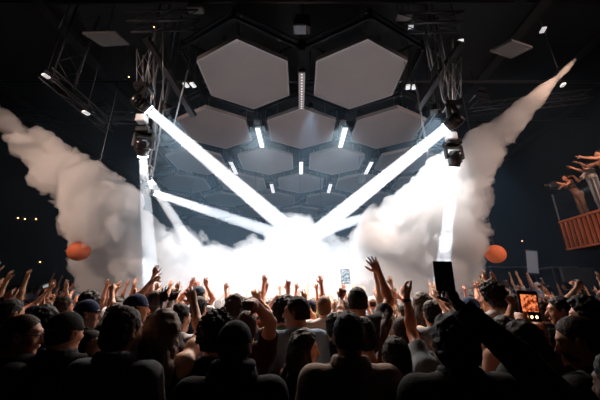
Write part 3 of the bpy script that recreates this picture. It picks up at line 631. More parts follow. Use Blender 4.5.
def build_person(sp, h, at=(0, 0, 0), yaw=0, scale=1.0, name='person'):
    J = skeleton(sp); fem = sp.get('fem'); pts = [J['hc'] + V(0, 0, .25), V(.32, .3, -.02), V(-.32, -.22, 0)]
    for k in 'LR': pts += [J[k][i] + J[k][3] * (.2 if i == 2 else 0) for i in (0, 1, 2)]
    pts = np.array(pts); lo = pts.min(0) - .10; hi = pts.max(0) + .10; lo[2] = -.02
    f = Field(lo, hi, h); thin = sp.get('thin', 1.0)
    for s, k in ((-1, 'L'), (1, 'R')):
        f.cone(V(s * .09, 0, .92), V(s * .105, .015, .50), .085, .055, .04); f.cone(V(s * .105, .015, .50), V(s * .115, -.02, .09), .052, .038, .03)
        f.ell(V(s * .11, -.025, .36), (.045, .05, .10), .03); f.cone(V(s * .115, -.045, .05), V(s * .135, .15, .035), .042, .034, .03)
    torso(f, J, sp, 0)
    f.cone(V(0, -.02, 1.43) + J['lean'], J['hc'] + J['M'] @ V(0, -.02, -.06), (.05 if fem else .062), (.047 if fem else .058), .035)
    head_parts(f, J['hc'], J['M'], fem=fem)
    for s, k in ((-1, 'L'), (1, 'R')):
        S0, E, Wp, d, n, pose, up = J[k]; t = thin * (.88 if fem else 1)
        f.cone(S0, E, .050 * t, .040 * t, .035); f.ell(S0 * .5 + E * .5, (.050 * t,) * 3, .04); f.cone(E, Wp, .041 * t, .027 * t, .02); f.ell(E * .7 + Wp * .3, (.043 * t,) * 3, .03)
        hand(f, Wp, d, n, s, pose, sp.get('hk', .95 if fem else 1.03))
    f.plane((0, 0, 0.0), (0, 0, -1))
    body = link(name, f.mesh('person_body'), SKIN); body.color = (*sp.get('skin', (.50, .29, .20)), 1)
    body.location = at; body.rotation_euler = (0, 0, math.radians(yaw)); body.scale = (scale,) * 3
    def part(nm, fld, m, col):
        me = fld.mesh(nm); o = link(nm, me, m, body); o.color = (*col, 1); return o
    # trousers
    ft = Field((-.27, -.2, .04), (.27, .24, 1.12), max(h, .011))
    for s in (-1, 1):
        ft.cone(V(s * .09, 0, .92), V(s * .105, .015, .50), .100, .072, .04, nz=.006, nf=14); ft.cone(V(s * .105, .015, .50), V(s * .115, -.02, .12), .070, .062, .03, nz=.008, nf=12)
    ft.ell(V(0, 0, .95), (.178, .128, .14), .05); ft.plane((0, 0, 1.03), (0, 0, 1)); part('trousers', ft, CLOTH, sp.get('tcol', (.02, .02, .03)))
    # shirt
    st = sp.get('shirt', 'tee')
    if st != 'none':
        g = .016 if st != 'jacket' else .03; l = J['lean']
        a = [J['L'][0], J['R'][0], J['L'][1], J['R'][1]] + ([J['L'][2], J['R'][2]] if st in ('long', 'jacket', 'hoodie') else []); a = np.array(a)
        lo = np.minimum(a.min(0), V(-.26, -.2, .8)) - .12; hi = np.maximum(a.max(0), V(.26, .22, 1.5)) + .12; lo[2] = .80
        fs = Field(lo, hi, h); torso(fs, J, sp, g, wrk=.007)
        hem = 1.16 if st == 'crop' else .86; fs.plane((0, 0, hem), (0, 0, -1))
        if st in ('tank', 'crop'):
            for k in 'LR':
                S0 = J[k][0]; fs.ell(S0 + V((.035 if k == 'R' else -.035), 0, .0), (.075, .10, .085), .01, None, 's')
            fs.plane(V(0, 0, 1.47) + l, (0, 0, 1))
            fs.ell(V(0, -.04, 1.50) + l, (.085, .10, .11), .01, None, 's')
        else:
            fs.ell(V(0, .02, 1.52) + l, (.066, .075, .052), .01, None, 's')
            fr = {'tee': .62, 'polo': .60, 'long': 9, 'jacket': 9, 'hoodie': 9}[st]
            for k in 'LR':
                S0, E, Wp = J[k][:3]; u = nrm(E - S0)
                if fr < 2:
                    c = S0 + (E - S0) * fr; fs.cone(S0, S0 + (E - S0) * (fr + .3), .064 + g * .4, .062 + g * .4, .03, cut=[(c, u)], nz=.006, nf=16)
                else:
                    u2 = nrm(Wp - E); c = E + (Wp - E) * .93; fs.cone(S0, E, .062 + g * .6, .054 + g * .4, .03, nz=.008, nf=16); fs.cone(E, E + (Wp - E) * 1.15, .054 + g * .4, .036 + g * .4, .02, cut=[(c, u2)], nz=.008, nf=16)
        sh = part('shirt' if st != 'jacket' else 'jacket', fs, CLOTH, sp.get('scol', (.02, .02, .025)))
        if st in ('polo', 'jacket', 'hoodie'):
            fc = Field(V(-.2, -.2, 1.36) + l, V(.2, .2, 1.62) + l, max(h * .8, .007))
            hg = .05 if st != 'hoodie' else .10; N = 18; R0 = .080 if st != 'hoodie' else .085
            for i in range(N):
                a0 = 2 * math.pi * i / N; a1 = 2 * math.pi * (i + 1) / N
                if st != 'hoodie' and abs(math.sin((a0 + a1) / 2) - 1) < .06: continue
                p0 = V(R0 * math.cos(a0), R0 * math.sin(a0) - .012, 1.512 + .006 * -math.sin(a0)) + l; p1 = V(R0 * math.cos(a1), R0 * math.sin(a1) - .012, 1.512 + .006 * -math.sin(a1)) + l
                rr = .015 if st != 'hoodie' else .030
                fc.cone(p0, p1, rr, rr, .01, nz=.003); fc.cone(p0 + V(0, 0, hg * .4), p1 + V(0, 0, hg * .4), rr * .7, rr * .7, .02); fc.cone(p0 * V(1.12, 1.12, 1) - V(0, 0, hg * .15), p1 * V(1.12, 1.12, 1) - V(0, 0, hg * .15), rr * .8, rr * .8, .02)
            part('collar' if st != 'hoodie' else 'hood', fc, CLOTH, sp.get('ccol', sp.get('scol', (.02, .02, .025))))
    # hair or headwear
    hk = sp.get('hair', 'short'); hc, R = J['hc'], J['M']; hcol = sp.get('hcol', (.012, .009, .008))
    def q(x, y, z): return hc + R @ V(x, y, z)
    if hk != 'bald':
        low = .75 if hk in ('long', 'pony') else .28
        fh = Field(hc - V(.26, .26, low), hc + V(.26, .26, .24), max(h * .8, .006))
        t, nz, nf = {'short': (.008, .006, 70), 'buzz': (.004, .002, 60), 'fade': (.008, .006, 60), 'curly': (.030, .020, 45), 'mop': (.022, .012, 40), 'long': (.016, .010, 30), 'pony': (.010, .006, 50), 'bun': (.010, .006, 50), 'cap': (.006, .001, 10), 'beanie': (.014, .003, 30)}[hk]
        nf_ = R @ nrm(V(0, .86, -.50)); ck = [(q(0, .052, .045), nf_)]
        cut = ck + [(q(0, 0, -.085 if hk not in ('cap', 'beanie', 'fade') else -.05), -(R @ V(0, 0, 1)))]
        if hk in ('cap', 'beanie'):
            cz = .015 if hk == 'cap' else .0
            fh.ell(q(0, -.012, .024), (.075 + t + .004, .094 + t + .004, .095 + t), .004, R, cut=[(q(0, 0, cz), -(R @ nrm(V(0, .12, 1))))], nz=nz, nf=nf)
            if hk == 'cap':
                bd = -1 if sp.get('back') else 1
                for i in range(7):
                    x = -.055 + .11 * i / 6; fh.cone(q(x, bd * .085, .022), q(x * .85, bd * (.150 + .02 * math.cos(x * 25)), .008), .006, .004, .006)
                fh.ell(q(0, -.012, .122), (.008, .008, .006), .003)
            part('cap' if hk == 'cap' else 'beanie', fh, CLOTH, hcol)
            fh = Field(hc - V(.14, .16, .14), hc + V(.14, .16, .14), max(h * .8, .006))
            fh.ell(q(0, -.02, .0), (.079, .090, .085), .01, R, cut=[(q(0, 0, -.075), -(R @ V(0, 0, 1))), (q(0, 0, .03), R @ V(0, 0, 1)), (q(0, .02, 0), nf_)], nz=.003, nf=60)
            part('hair', fh, HAIR, sp.get('hcol2', (.015, .010, .008)))
        else:
            fh.ell(q(0, -.014, .028), (.075 + t, .094 + t, .093 + t * 1.2), .01, R, cut=cut, nz=nz, nf=nf)
            fh.ell(q(0, -.045, -.025), (.068 + t, .062 + t, .075), .02, R, cut=cut, nz=nz, nf=nf)
            if hk in ('long', 'pony', 'bun'):
                if hk == 'long':
                    bl = q(0, -.07, -.05); L = sp.get('hlen', .42)
                    for s in (-1, 0, 1):
                        a = q(s * .060, -.05, .02); b = V(hc[0] + s * .075, min(a[1], J['lean'][1]) - .085 + .02 * abs(s), hc[2] - L + .03 * abs(s)); mdl = (a + b) / 2 + V(s * .02, -.035, .02)
                        fh.cone(a, mdl, .048 + t, .052, .03, nz=nz * 1.3, nf=28); fh.cone(mdl, b, .052, .028, .03, nz=nz * 1.5, nf=26)
                    for s in (-1, 1):
                        a = q(s * .078, .0, .01); b = V(hc[0] + s * .10, hc[1] - .0, hc[2] - L * .6); fh.cone(a, b, .020, .026, .03, nz=nz, nf=30)
                elif hk == 'pony':
                    a = q(0, -.115, .05); fh.ell(a, (.03, .03, .03), .015); fh.cone(a, a + V(0, -.05, -.12), .026, .03, .02, nz=.006); fh.cone(a + V(0, -.05, -.12), a + V(0, -.03, -.30), .03, .012, .02, nz=.006)
                else: fh.ell(q(0, -.06, .135), (.042, .042, .038), .015, nz=.006, nf=50)
            for s in (-1, 1):
                fh.cone(q(s * .018, .0925, .026), q(s * .046, .080, .028), .0045, .0035, .002)
            part('hair', fh, HAIR, hcol)
    if sp.get('beard'):
        fb = Field(hc - V(.14, .16, .2), hc + V(.14, .16, .06), .006)
        fb.ell(q(0, .024, -.042), (.061, .071, .084), .01, R, cut=[(q(0, 0, -.03), R @ V(0, 0, 1)), (q(0, .0, 0), -(R @ V(0, 1, 0)))], nz=.004, nf=70); fb.ell(q(0, .10, -.064), (.03, .02, .022), .006, R, 's')
        part('beard', fb, HAIR, hcol)
    if sp.get('glasses'):
        m = MB(); c = sp.get('gcol', BLACK)
        for s in (-1, 1):
            cc = [tuple(q(s * .032 + .024 * math.cos(a), .107 - .006 * abs(math.cos(a)), .002 + .017 * math.sin(a))) for a in [2 * math.pi * i / 16 for i in range(17)]]
            m.tube(cc, .0025, 6); m.tube([tuple(q(s * .056, .103, .008)), tuple(q(s * .078, .06, .008)), tuple(q(s * .083, -.02, .0))], .0022, 6)
        m.tube([tuple(q(-.009, .109, .004)), tuple(q(.009, .109, .004))], .0025, 6); gg = m.build('glasses', c, body)
        if sp['glasses'] == 'sun':
            ln_ = MB()
            for s in (-1, 1): ln_.add([tuple(q(s * .032 + .023 * math.cos(a), .106 - .006 * abs(math.cos(a)), .002 + .016 * math.sin(a))) for a in [2 * math.pi * i / 16 for i in range(16)]], [list(range(16))])
            ln_.build('dark_lenses', GLASSD, gg)
    if sp.get('watch'):
        k = sp['watch']; _, E, Wp = J[k][:3]; u = nrm(Wp - E); m = MB(); c = Wp - u * .03
        m.tube([tuple(c - u * .011), tuple(c + u * .011)], .033, 16); wb = m.build('wrist_watch', PLAST, body)
        nb = J[k][4]; nb = nrm(-(nb - u * (nb @ u))); M = Matrix((Vector(np.cross(nb, u)), Vector(u), Vector(nb))).transposed()
        MB().box(Vector(c + nb * .034), (.034, .036, .01), M, .004).build('watch_case', GLASSD, wb)
    if sp.get('bracelet'):
        k = sp['bracelet']; _, E, Wp = J[k][:3]; u = nrm(Wp - E); c = Wp - u * .025
        MB().tube([tuple(c - u * .006), tuple(c + u * .006)], .0315, 14).build('bracelet', mat('bracelet', (.5, .5, .5), .5), body)
    if sp.get('earring'):
        for s in (-1, 1): MB().ball(tuple(q(s * .086, -.004, -.045)), .006, 8).build('earring', STEEL, body)
    return body, J
# --- placing a person from where the head top is seen, arms from where elbow and wrist are seen
def place(top, yaw, sp):
    T = P(*top); sc = T.z / 1.752
    hcx = skeleton(dict(sp, L=None, R=None)); off = hcx['hc'] - V(0, .02, 0); c, s = math.cos(math.radians(yaw)), math.sin(math.radians(yaw))
    bx = T.x - (off[0] * c - off[1] * s) * sc; by = T.y - (off[0] * s + off[1] * c) * sc
    base = V(bx, by, 0)
    def loc(p): p = (np.array(p) - base) / sc; return V(p[0] * c + p[1] * s, -p[0] * s + p[1] * c, p[2])
    return base, sc, loc
def on_ray(px, py, loc, sgn):
    o = loc(CAM); r = loc(CAM + ray(px, py)) - o
    def fn(S0, L):
        a = r @ r; b = 2 * r @ (o - S0); c_ = (o - S0) @ (o - S0) - L * L; D = b * b - 4 * a * c_
        t = -b / (2 * a) if D < 0 else (-b + sgn * math.sqrt(D)) / (2 * a); return o + r * t
    return fn
def arm_px(loc, e, w, t, pose='open', n=None):
    """e, w = (px, py, sign of depth: + away from the camera); t = fingertip (px, py, depth lean)"""
    def fd(Wp):
        wp = on_ray(t[0], t[1], loc, t[2] if len(t) > 2 else 1)(Wp, .19); return wp - Wp
    a = dict(e=on_ray(*e[:2], loc, e[2]), w=on_ray(*w[:2], loc, w[2]), d=fd, pose=pose)
    return a
def person_at(top, yaw, sp, h, label, arms=None, group=None):
    base, sc, loc = place(top, yaw, sp); sp = dict(sp)
    o = loc(V(0, 0, 0)); nw = loc(V(0, 1, 0)) - o
    for k, v in (arms or {}).items():
        a = arm_px(loc, *v[:4]); nn = v[4] if len(v) > 4 else (0, 1, 0); a['n'] = loc(V(*nn)) - o; sp[k] = a
    b, J = build_person(sp, h, tuple(base), yaw, sc)
    tag(b, label, 'person', group); b['_'] = 0; del b['_']
    def W(p): p = np.array(p) * sc; c, s = math.cos(math.radians(yaw)), math.sin(math.radians(yaw)); return Vector((base[0] + p[0] * c - p[1] * s, base[1] + p[0] * s + p[1] * c, p[2]))
    NEAR.append((base[0], base[1]))
    return b, J, W
NEAR = []
# skin and cloth tones
PALE, TAN, BRN, DARK = (.72, .40, .27), (.58, .26, .15), (.36, .16, .09), (.14, .06, .035)
BLK, NAVY, WHT, LBLUE, GREY, CREAM = (.012, .012, .014), (.02, .035, .09), (.75, .75, .76), (.22, .33, .46), (.22, .24, .27), (.42, .33, .28)
UPR = 1
# the front rows, one by one
person_at((348, 313, 1.55), 0, dict(hair='fade', shirt='polo', scol=CREAM, skin=BRN, sw=.19, bulk=1.08, head=(3, 0, 0)), .009, 'broad man seen from behind in a pale collared shirt with short black hair, front centre')
person_at((303, 331, 2.0), -38, dict(hair='long', fem=True, shirt='tank', scol=BLK, skin=TAN, sw=.155, head=(-42, -6, 0), earring=True, hlen=.5), .009, 'woman in profile with long dark hair and earrings, beside the pale collared shirt')
person_at((297, 297, 2.45), 22, dict(hair='fade', shirt='tee', scol=LBLUE, skin=BRN, sw=.19, bulk=1.08, head=(48, 0, 0), beard=False), .009, 'dark-haired man in a light blue shirt turning his head to the left')
person_at((236, 321, 1.42), 6, dict(hair='cap', hcol=(.012, .012, .016), shirt='hoodie', scol=BLK, skin=BRN, sw=.19, head=(-8, 0, 0), back=True, bulk=1.1), .009, 'man in a dark backwards cap and black hooded top seen from behind')
person_at((217, 315, 1.8), 4, dict(hair='curly', shirt='tee', scol=BLK, skin=TAN, sw=.18), .009, 'man with thick curly black hair in black behind the dark cap')
person_at((247, 311, 2.15), 8, dict(hair='buzz', hcol=(.05, .03, .02), shirt='tee', scol=(.05, .02, .015), skin=TAN, sw=.17), .009, 'man with cropped hair swinging a bent right arm with a closed fist over his head',
          {'R': ((271, 322, -1), (254, 302, -1), (240, 306, -1), 'fist', (0, 0, -1))})
person_at((165, 311, 1.75), -4, dict(hair='long', fem=True, hcol=(.22, .15, .11), shirt='crop', scol=BLK, skin=PALE, sw=.16, hlen=.46, head=(-6, 4, 0)), .009, 'long-haired woman in a black crop top reaching one open hand high',
          {'R': ((200, 333, 1), (194, 302, 1), (187, 283, 1), 'open', (0, 1, 0)), 'L': ((138, 372, 1), (150, 380, 1), (160, 380, 1), 'relaxed')})
person_at((125, 308, 1.55), -10, dict(hair='short', hcol=(.06, .032, .02), shirt='polo', scol=(.20, .23, .27), skin=PALE, sw=.185, head=(-12, 0, 0)), .009, 'brown-haired man in a grey-blue open shirt seen from behind')
person_at((68, 312, 1.75), 4, dict(hair='cap', hcol=BLK, shirt='jacket', scol=BLK, skin=TAN, sw=.185, head=(-20, 0, 0)), .009, 'man in a black cap and black jacket raising one loosely closed hand beside his head',
          {'R': ((108, 412, -1), (98, 358, 1), (88, 328, 1), 'grip', (0, 1, 0))})
person_at((24, 315, 1.75), -42, dict(hair='buzz', hcol=(.07, .045, .03), shirt='tee', scol=BLK, skin=TAN, sw=.18, head=(-22, 0, 0), glasses='clear'), .009, 'balding man in glasses and a black shirt looking towards the stage at the far left')
person_at((577, 316, 1.5), 28, dict(hair='buzz', hcol=(.05, .03, .022), shirt='tee', scol=(.06, .06, .065), skin=TAN, sw=.185, head=(22, -14, 0), beard=True), .009, 'bearded man with a shaved head lit from the left, at the right edge')
person_at((553, 330, 1.95), 45, dict(hair='short', shirt='tee', scol=BLK, skin=PALE, sw=.175, head=(34, 2, 0)), .009, 'pale man in profile facing left beside the man with the shaved head')
person_at((452, 318, 1.35), 4, dict(hair='mop', shirt='jacket', scol=BLK, skin=BRN, sw=.20, bulk=1.15, head=(0, 6, 0)), .009, 'big dark-haired person in a black jacket seen from behind, beside the raised dark phone')
# the phone filmer at the right front
pf, Jp, Wp = person_at((625, 352, .95), 12, dict(hair='short', shirt='jacket', scol=BLK, skin=DARK, sw=.19, bulk=1.1, head=(0, 0, 0), al=1.15), .009, 'person in black with a long sleeved arm holding up the big dark phone',
          {'L': ((521, 360, 1), (456, 303, 1), (441, 273, 1), 'grip', (-.5, .6, 0))})
person_at((395, 338, 1.6), -2, dict(hair='fade', hcol=(.02, .014, .01), shirt='tee', scol=BLK, skin=DARK, sw=.175, al=1.12), .009, 'person in black with one dark arm raised straight up and palm open',
          {'L': ((382, 382, 1), (384, 332, 1), (387, 299, 1), 'flat', (1, .2, 0))})
person_at((441, 324, 1.95), 4, dict(hair='short', shirt='tee', scol=(.30, .38, .45), skin=TAN, sw=.17, watch='L'), .009, 'person in a blue sleeve raising a wrist with a black smart watch',
          {'L': ((412, 332, 1), (406, 294, 1), (401, 278, 1), 'relaxed', (1, .4, 0))})
person_at((357, 288, 2.7), -6, dict(hair='fade', shirt='tee', scol=(.03, .035, .045), skin=TAN, sw=.18), .009, 'dark-haired man in a patterned dark tee stretching one arm high with spread fingers',
          {'R': ((389, 300, 1), (379, 272, 1), (367, 252, 1), 'open', (0, 1, 0)), 'L': ((336, 330, 1), (346, 320, 1), (352, 312, 1), 'relaxed')})
ph, Jh, Wh = person_at((334, 313, 2.6), -4, dict(hair='short', shirt='tee', scol=BLK, skin=BRN, sw=.17), .009, 'person in black filming the stage with a small bright phone',
          {'R': ((340, 315, 1), (341, 298, 1), (345, 281, 1), 'grip', (0, 1, 0))})
person_at((363, 318, 1.95), 0, dict(hair='short', shirt='tank', scol=(.62, .58, .56), skin=TAN, sw=.165), .009, 'person in a pale sleeveless top with a fist held beside the head',
          {'L': ((352, 345, 1), (359, 330, -1), (362, 318, 1), 'fist', (0, 1, 0))})
person_at((324, 296, 3.4), 4, dict(hair='buzz', hcol=(.16, .07, .035), shirt='tee', scol=WHT, skin=PALE, sw=.18), .010, 'man with short reddish hair in a white tee under the small bright phone')
person_at((491, 284, 3.0), 10, dict(hair='curly', shirt='tee', scol=WHT, skin=TAN, sw=.18, head=(20, 0, 0)), .010, 'man with curly black hair in a white tee in front of the right smoke')
person_at((469, 297, 3.2), 12, dict(hair='cap', hcol=NAVY, shirt='tee', scol=(.4, .36, .34), skin=TAN, sw=.175, head=(12, 0, 0)), .010, 'man in a dark cap beside the curly-haired man')
person_at((431, 301, 2.9), 0, dict(hair='short', shirt='tee', scol=GREY, skin=BRN, sw=.175, glasses='sun'), .010, 'man with short hair standing just below the big dark phone')
person_at((402, 317, 2.25), 0, dict(hair='buzz', hcol=(.03, .02, .015), shirt='tee', scol=(.05, .05, .06), skin=BRN, sw=.175), .010, 'man with cropped dark hair between two raised arms')
person_at((137, 294, 2.75), -20, dict(hair='cap', hcol=NAVY, shirt='tee', scol=GREY, skin=TAN, sw=.18, head=(-25, 0, 0)), .010, 'man in a navy cap below the pointing arm')
person_at((156, 291, 3.0), 50, dict(hair='buzz', hcol=(.09, .05, .03), shirt='tee', scol=NAVY, skin=PALE, sw=.18, head=(10, 0, 0)), .010, 'pale man with cropped brown hair facing left beside the navy cap')
person_at((118, 303, 3.3), -20, dict(hair='short', shirt='tee', scol=BLK, skin=PALE, sw=.175), .010, 'person stretching a bare arm up with a pointing finger before the left smoke',
          {'R': ((138, 293, 1), (154, 279, 1), (165, 271, 1), 'point', (0, 0, -1)), 'L': ((112, 310, 1), (112, 291, 1), (111, 280, 1), 'fist', (0, 1, 0))})
person_at((180, 304, 2.6), -16, dict(hair='fade', shirt='tee', scol=WHT, skin=PALE, sw=.18, head=(-14, 0, 0)), .010, 'dark-haired man in a white tee behind the long-haired woman')
person_at((163, 318, 2.3), 10, dict(hair='mop', shirt='tee', scol=BLK, skin=DARK, sw=.17), .010, 'person in black holding up two dark hands side by side',
          {'R': ((166, 322, 1), (172, 302, 1), (178, 285, 1), 'open', (0, 1, 0)), 'L': ((155, 322, 1), (163, 302, 1), (164, 284, 1), 'open', (0, 1, 0))})
person_at((199, 297, 3.3), -10, dict(hair='short', shirt='tee', scol=NAVY, skin=TAN, sw=.185), .010, 'man in a navy tee right behind the raised open hand')
person_at((199, 286, 4.4), -6, dict(hair='cap', hcol=(.05, .09, .13), shirt='tee', scol=(.4, .42, .45), skin=PALE, sw=.18), .012, 'man in a blue cap standing in the bright smoke behind the navy tee')
person_at((560, 297, 2.7), 40, dict(hair='short', shirt='tee', scol=BLK, skin=TAN, sw=.18, head=(20, 0, 0)), .010, 'dark-haired man facing left above the shaved head')
person_at((585, 300, 2.2), 25, dict(hair='curly', shirt='jacket', scol=BLK, skin=TAN, sw=.18, head=(20, 0, 0)), .010, 'person with full dark hair at the right edge above the shaved head')
person_at((522, 325, 1.62), 15, dict(hair='mop', shirt='tee', scol=BLK, skin=TAN, sw=.17), .010, 'person in black filming with the phone that glows orange',
          {'L': ((519, 338, 1), (521, 322, 1), (521, 306, 1), 'grip', (.6, .5, 0)), 'R': ((541, 336, 1), (537, 321, 1), (534, 306, 1), 'grip', (-.6, .5, 0))})
person_at((503, 316, 2.4), 12, dict(hair='short', shirt='tee', scol=(.25, .13, .09), skin=TAN, sw=.17), .010, 'person with a hand raised left of the glowing orange phone',
          {'R': ((507, 325, 1), (512, 305, 1), (514, 291, 1), 'grip', (0, 1, 0))})
person_at((45, 308, 2.5), -14, dict(hair='mop', shirt='tee', scol=(.06, .13, .2), skin=TAN, sw=.175), .010, 'person in a dark blue tee holding one forearm up beside the face',
          {'L': ((38, 330, 1), (42, 312, 1), (44, 297, 1), 'relaxed', (1, .3, 0))})
person_at((12, 300, 2.7), -18, dict(hair='short', shirt='tee', scol=BLK, skin=TAN, sw=.17, bracelet='L'), .010, 'person at the far left holding up a hand with a pale bracelet',
          {'L': ((6, 318, 1), (8, 301, 1), (9, 285, 1), 'relaxed', (0, 1, 0))})
person_at((88, 300, 2.7), -30, dict(hair='cap', hcol=NAVY, shirt='tee', scol=BLK, skin=PALE, sw=.175, head=(-30, 0, 0)), .010, 'person in a navy brimmed cap turned towards the left smoke plume')
# ------------------------------------------------------------------ phones held up
def phone(px, py, zd, size, label, screen, lens=False, roll=0, tilt=0, yaw=0):
    o = empty('smartphone', P(px, py, zd)); M = rot(yaw, tilt, roll); w, t, hh = size
    MB().box((0, 0, 0), (w, t, hh), M, .004).build('case', PLAST, o)
    MB().box(M @ Vector((0, -t / 2 - .0006, 0)), (w * .92, .0012, hh * .94), M).build('screen', screen, o)
    if lens:
        m = MB(); m.box(M @ Vector((w * .25, -t / 2 - .002, hh * .36)), (w * .36, .003, w * .36), M, .001); mm = m.build('camera_bump', DMET, o)
        for i, j in ((-1, 1), (1, 1), (-1, -1)):
            c = M @ Vector((w * .25 + i * w * .085, -t / 2 - .004, hh * .36 + j * w * .085)); MB().tube([c, c + M @ Vector((0, -.002, 0))], .006, 10).build('lens', GLASSD, mm)
    return tag(o, label, 'phone')
def scr(name, c1, c2, e, sc):
    m = mat(name, (0, 0, 0), .2); T = m.node_tree; N = T.nodes; b = N['Principled BSDF']; tc = N.new('ShaderNodeTexCoord'); nz = N.new('ShaderNodeTexNoise'); nz.inputs['Scale'].default_value = sc
    cr = N.new('ShaderNodeValToRGB'); cr.color_ramp.elements[0].position = .42; cr.color_ramp.elements[1].position = .62; cr.color_ramp.elements[0].color = (*c1, 1); cr.color_ramp.elements[1].color = (*c2, 1)
    T.links.new(tc.outputs['Object'], nz.inputs['Vector']); T.links.new(nz.outputs['Fac'], cr.inputs[0]); T.links.new(cr.outputs[0], b.inputs['Emission Color']); b.inputs['Emission Strength'].default_value = e
    return m
phone(444, 276, 1.32, (.086, .009, .130), 'big dark phone with a black screen raised over the crowd', GLASSD, True, roll=1)
phone(345.5, 276.5, 2.97, (.09, .009, .142), 'small bright phone showing the white smoke on its screen', scr('screen_white', (.25, .35, .45), (.9, .95, 1), 1.0, 60), roll=-2)
po = phone(529, 306, 1.93, (.132, .011, .19), 'dark phone whose screen glows orange near the shaved-headed man', GLASSD, roll=3)
M3 = rot(0, 0, 3); MB().box(M3 @ Vector((0, -.0078, .018)), (.104, .001, .105), M3).build('picture', scr('screen_orange', (.16, .015, .004), (1, .26, .09), 1.1, 48), po)
for i in (-1, 0, 1): MB().ball(M3 @ Vector((i * .032, -.008, -.066)), .009, 10, (1, .15, 1)).build('screen_button', LEDW, po)
phone(46, 286, 3.6, (.07, .009, .04), 'small phone held sideways with a white screen in the dim left crowd', scr('screen_dim', (.3, .3, .3), (.8, .8, .8), .5, 40), roll=-15)
# ------------------------------------------------------------------ the crowd behind: posed figures, each one copied with its clothes and hair
rnd = random.Random(5)
def A(ex, ey, ez, wx, wy, wz, d=(0, .1, 1), pose='open', n=(0, 1, 0)):
    return dict(e=V(ex, ey, ez), w=V(wx, wy, wz), d=V(*d), pose=pose, n=V(*n))
def up(s, pose='open', out=.0, bend=0.0, tall=1.0): return A(s * (.24 + out), .08, 1.72, s * (.22 + out * 1.7 - bend), .12, 1.98, (-s * bend, .1, 1), pose)
def fwd(s, pose='point'): return A(s * .24, .20, 1.62, s * .20, .42, 1.78, (0, .8, .5), pose, (0, 0, -1))
POSES = [('both arms raised and palms open', {'L': up(-1), 'R': up(1)}), ('the right arm raised high', {'R': up(1, 'open', .02)}), ('the left arm raised high', {'L': up(-1, 'open', .03)}),
         ('a raised right fist', {'R': up(1, 'fist')}), ('a raised left fist', {'L': up(-1, 'fist', .05)}), ('the right arm pointing forward', {'R': fwd(1)}), ('the left arm pointing forward', {'L': fwd(-1)}),
         ('both arms spread wide overhead', {'L': up(-1, 'open', .14), 'R': up(1, 'open', .14)}), ('hands joined overhead', {'L': up(-1, 'flat', .04, .17), 'R': up(1, 'flat', .04, .17)}),
         ('both arms down', {}), ('both arms down and the head turned left', {}), ('both arms down and the head turned right', {}), ('an elbow bent beside the head', {'R': A(.38, .1, 1.62, .20, .1, 1.80, (-.6, .2, .6), 'relaxed')}),
         ('a left elbow bent beside the head', {'L': A(-.38, .1, 1.62, -.20, .1, 1.80, (.6, .2, .6), 'relaxed')}), ('both hands up at head height', {'L': A(-.34, .12, 1.45, -.25, .22, 1.75, (0, .2, 1), 'open'), 'R': A(.34, .12, 1.45, .25, .22, 1.75, (0, .2, 1), 'open')}),
         ('the right arm raised with two fingers up', {'R': up(1, 'horns', .04)})]
HAIRS = [('short', (.012, .009, .008), 'short black hair'), ('mop', (.05, .028, .018), 'thick brown hair'), ('buzz', (.06, .04, .03), 'a shaved head'), ('long', (.03, .018, .012), 'long dark hair'), ('cap', (.015, .02, .05), 'a navy cap'),
         ('curly', (.012, .009, .008), 'curly black hair'), ('long', (.26, .15, .07), 'long fair hair'), ('bun', (.04, .022, .015), 'a hair bun'), ('cap', (.5, .5, .5), 'a pale cap'), ('pony', (.06, .035, .02), 'a ponytail')]
SHIRTS = [('black', BLK), ('white', WHT), ('navy', NAVY), ('grey', GREY), ('light blue', LBLUE), ('cream', CREAM), ('rust red', (.28, .06, .03)), ('olive', (.10, .11, .05)), ('charcoal', (.05, .05, .06))]
SHORT = ['both palms raised', 'right arm raised', 'left arm raised', 'right fist raised', 'left fist raised', 'right arm pointing', 'left arm pointing', 'arms spread overhead', 'hands joined overhead', 'arms down', 'face turned left', 'face turned right', 'right elbow bent high', 'left elbow bent high', 'hands at head height', 'right hand two fingers up']
protos = {}
def proto(pi, hi):
    if (pi, hi) in protos: return protos[(pi, hi)]
    txt, arms = POSES[pi]; hk, hc, ht = HAIRS[hi]; fem = hk in ('long', 'bun', 'pony')
    sp = dict(hair=hk, hcol=hc, fem=fem, sw=.158 if fem else .175, shirt='tank' if fem and pi % 2 else 'tee', head=((25 if 'turned left' in txt else -25 if 'turned right' in txt else 0), 5 if pi % 3 == 0 else 0, 0), hlen=.36, **arms)
    b, J = build_person(sp, .0145, (0, 0, 0)); protos[(pi, hi)] = b; b['n'] = 0
    return b
def copy_person(src):
    r = src.copy(); COL.objects.link(r)
    for ch in src.children:
        c = ch.copy(); COL.objects.link(c); c.parent = r
    return r
MIX = {0: (0, 3, 5), 1: (1, 6, 4), 2: (0, 7, 2), 3: (2, 0), 4: (4, 1), 5: (5, 8), 6: (0, 9), 7: (3, 1), 8: (6, 0), 9: (1, 5, 4, 3), 10: (0, 2), 11: (1, 9), 12: (4, 7), 13: (2, 6), 14: (0, 3), 15: (8, 5)}
WEI = [8, 9, 7, 3, 3, 3, 2, 4, 1, 7, 3, 3, 3, 2, 5, 2]
used = set(); crowd = []
def near_free(x, y, d):
    return all((x - a) ** 2 + (y - b) ** 2 > d * d for a, b in NEAR)
y = 3.0
row = 0
while y < 9.7:
    w = y * 1.06 + .1; step = .60 if y < 5 else .66; x = -w + rnd.random() * .3
    while x < min(w, 8.4):
        xx = x + rnd.uniform(-.12, .12); yy = y + rnd.uniform(-.13, .13)
        if near_free(xx, yy, .42) and rnd.random() < (.98 if y < 6 else .86):
            crowd.append((xx, yy)); NEAR.append((xx, yy))
        x += step
    y += .60 + .012 * row; row += 1
crowd = [(a, b, 0) for a, b in crowd]
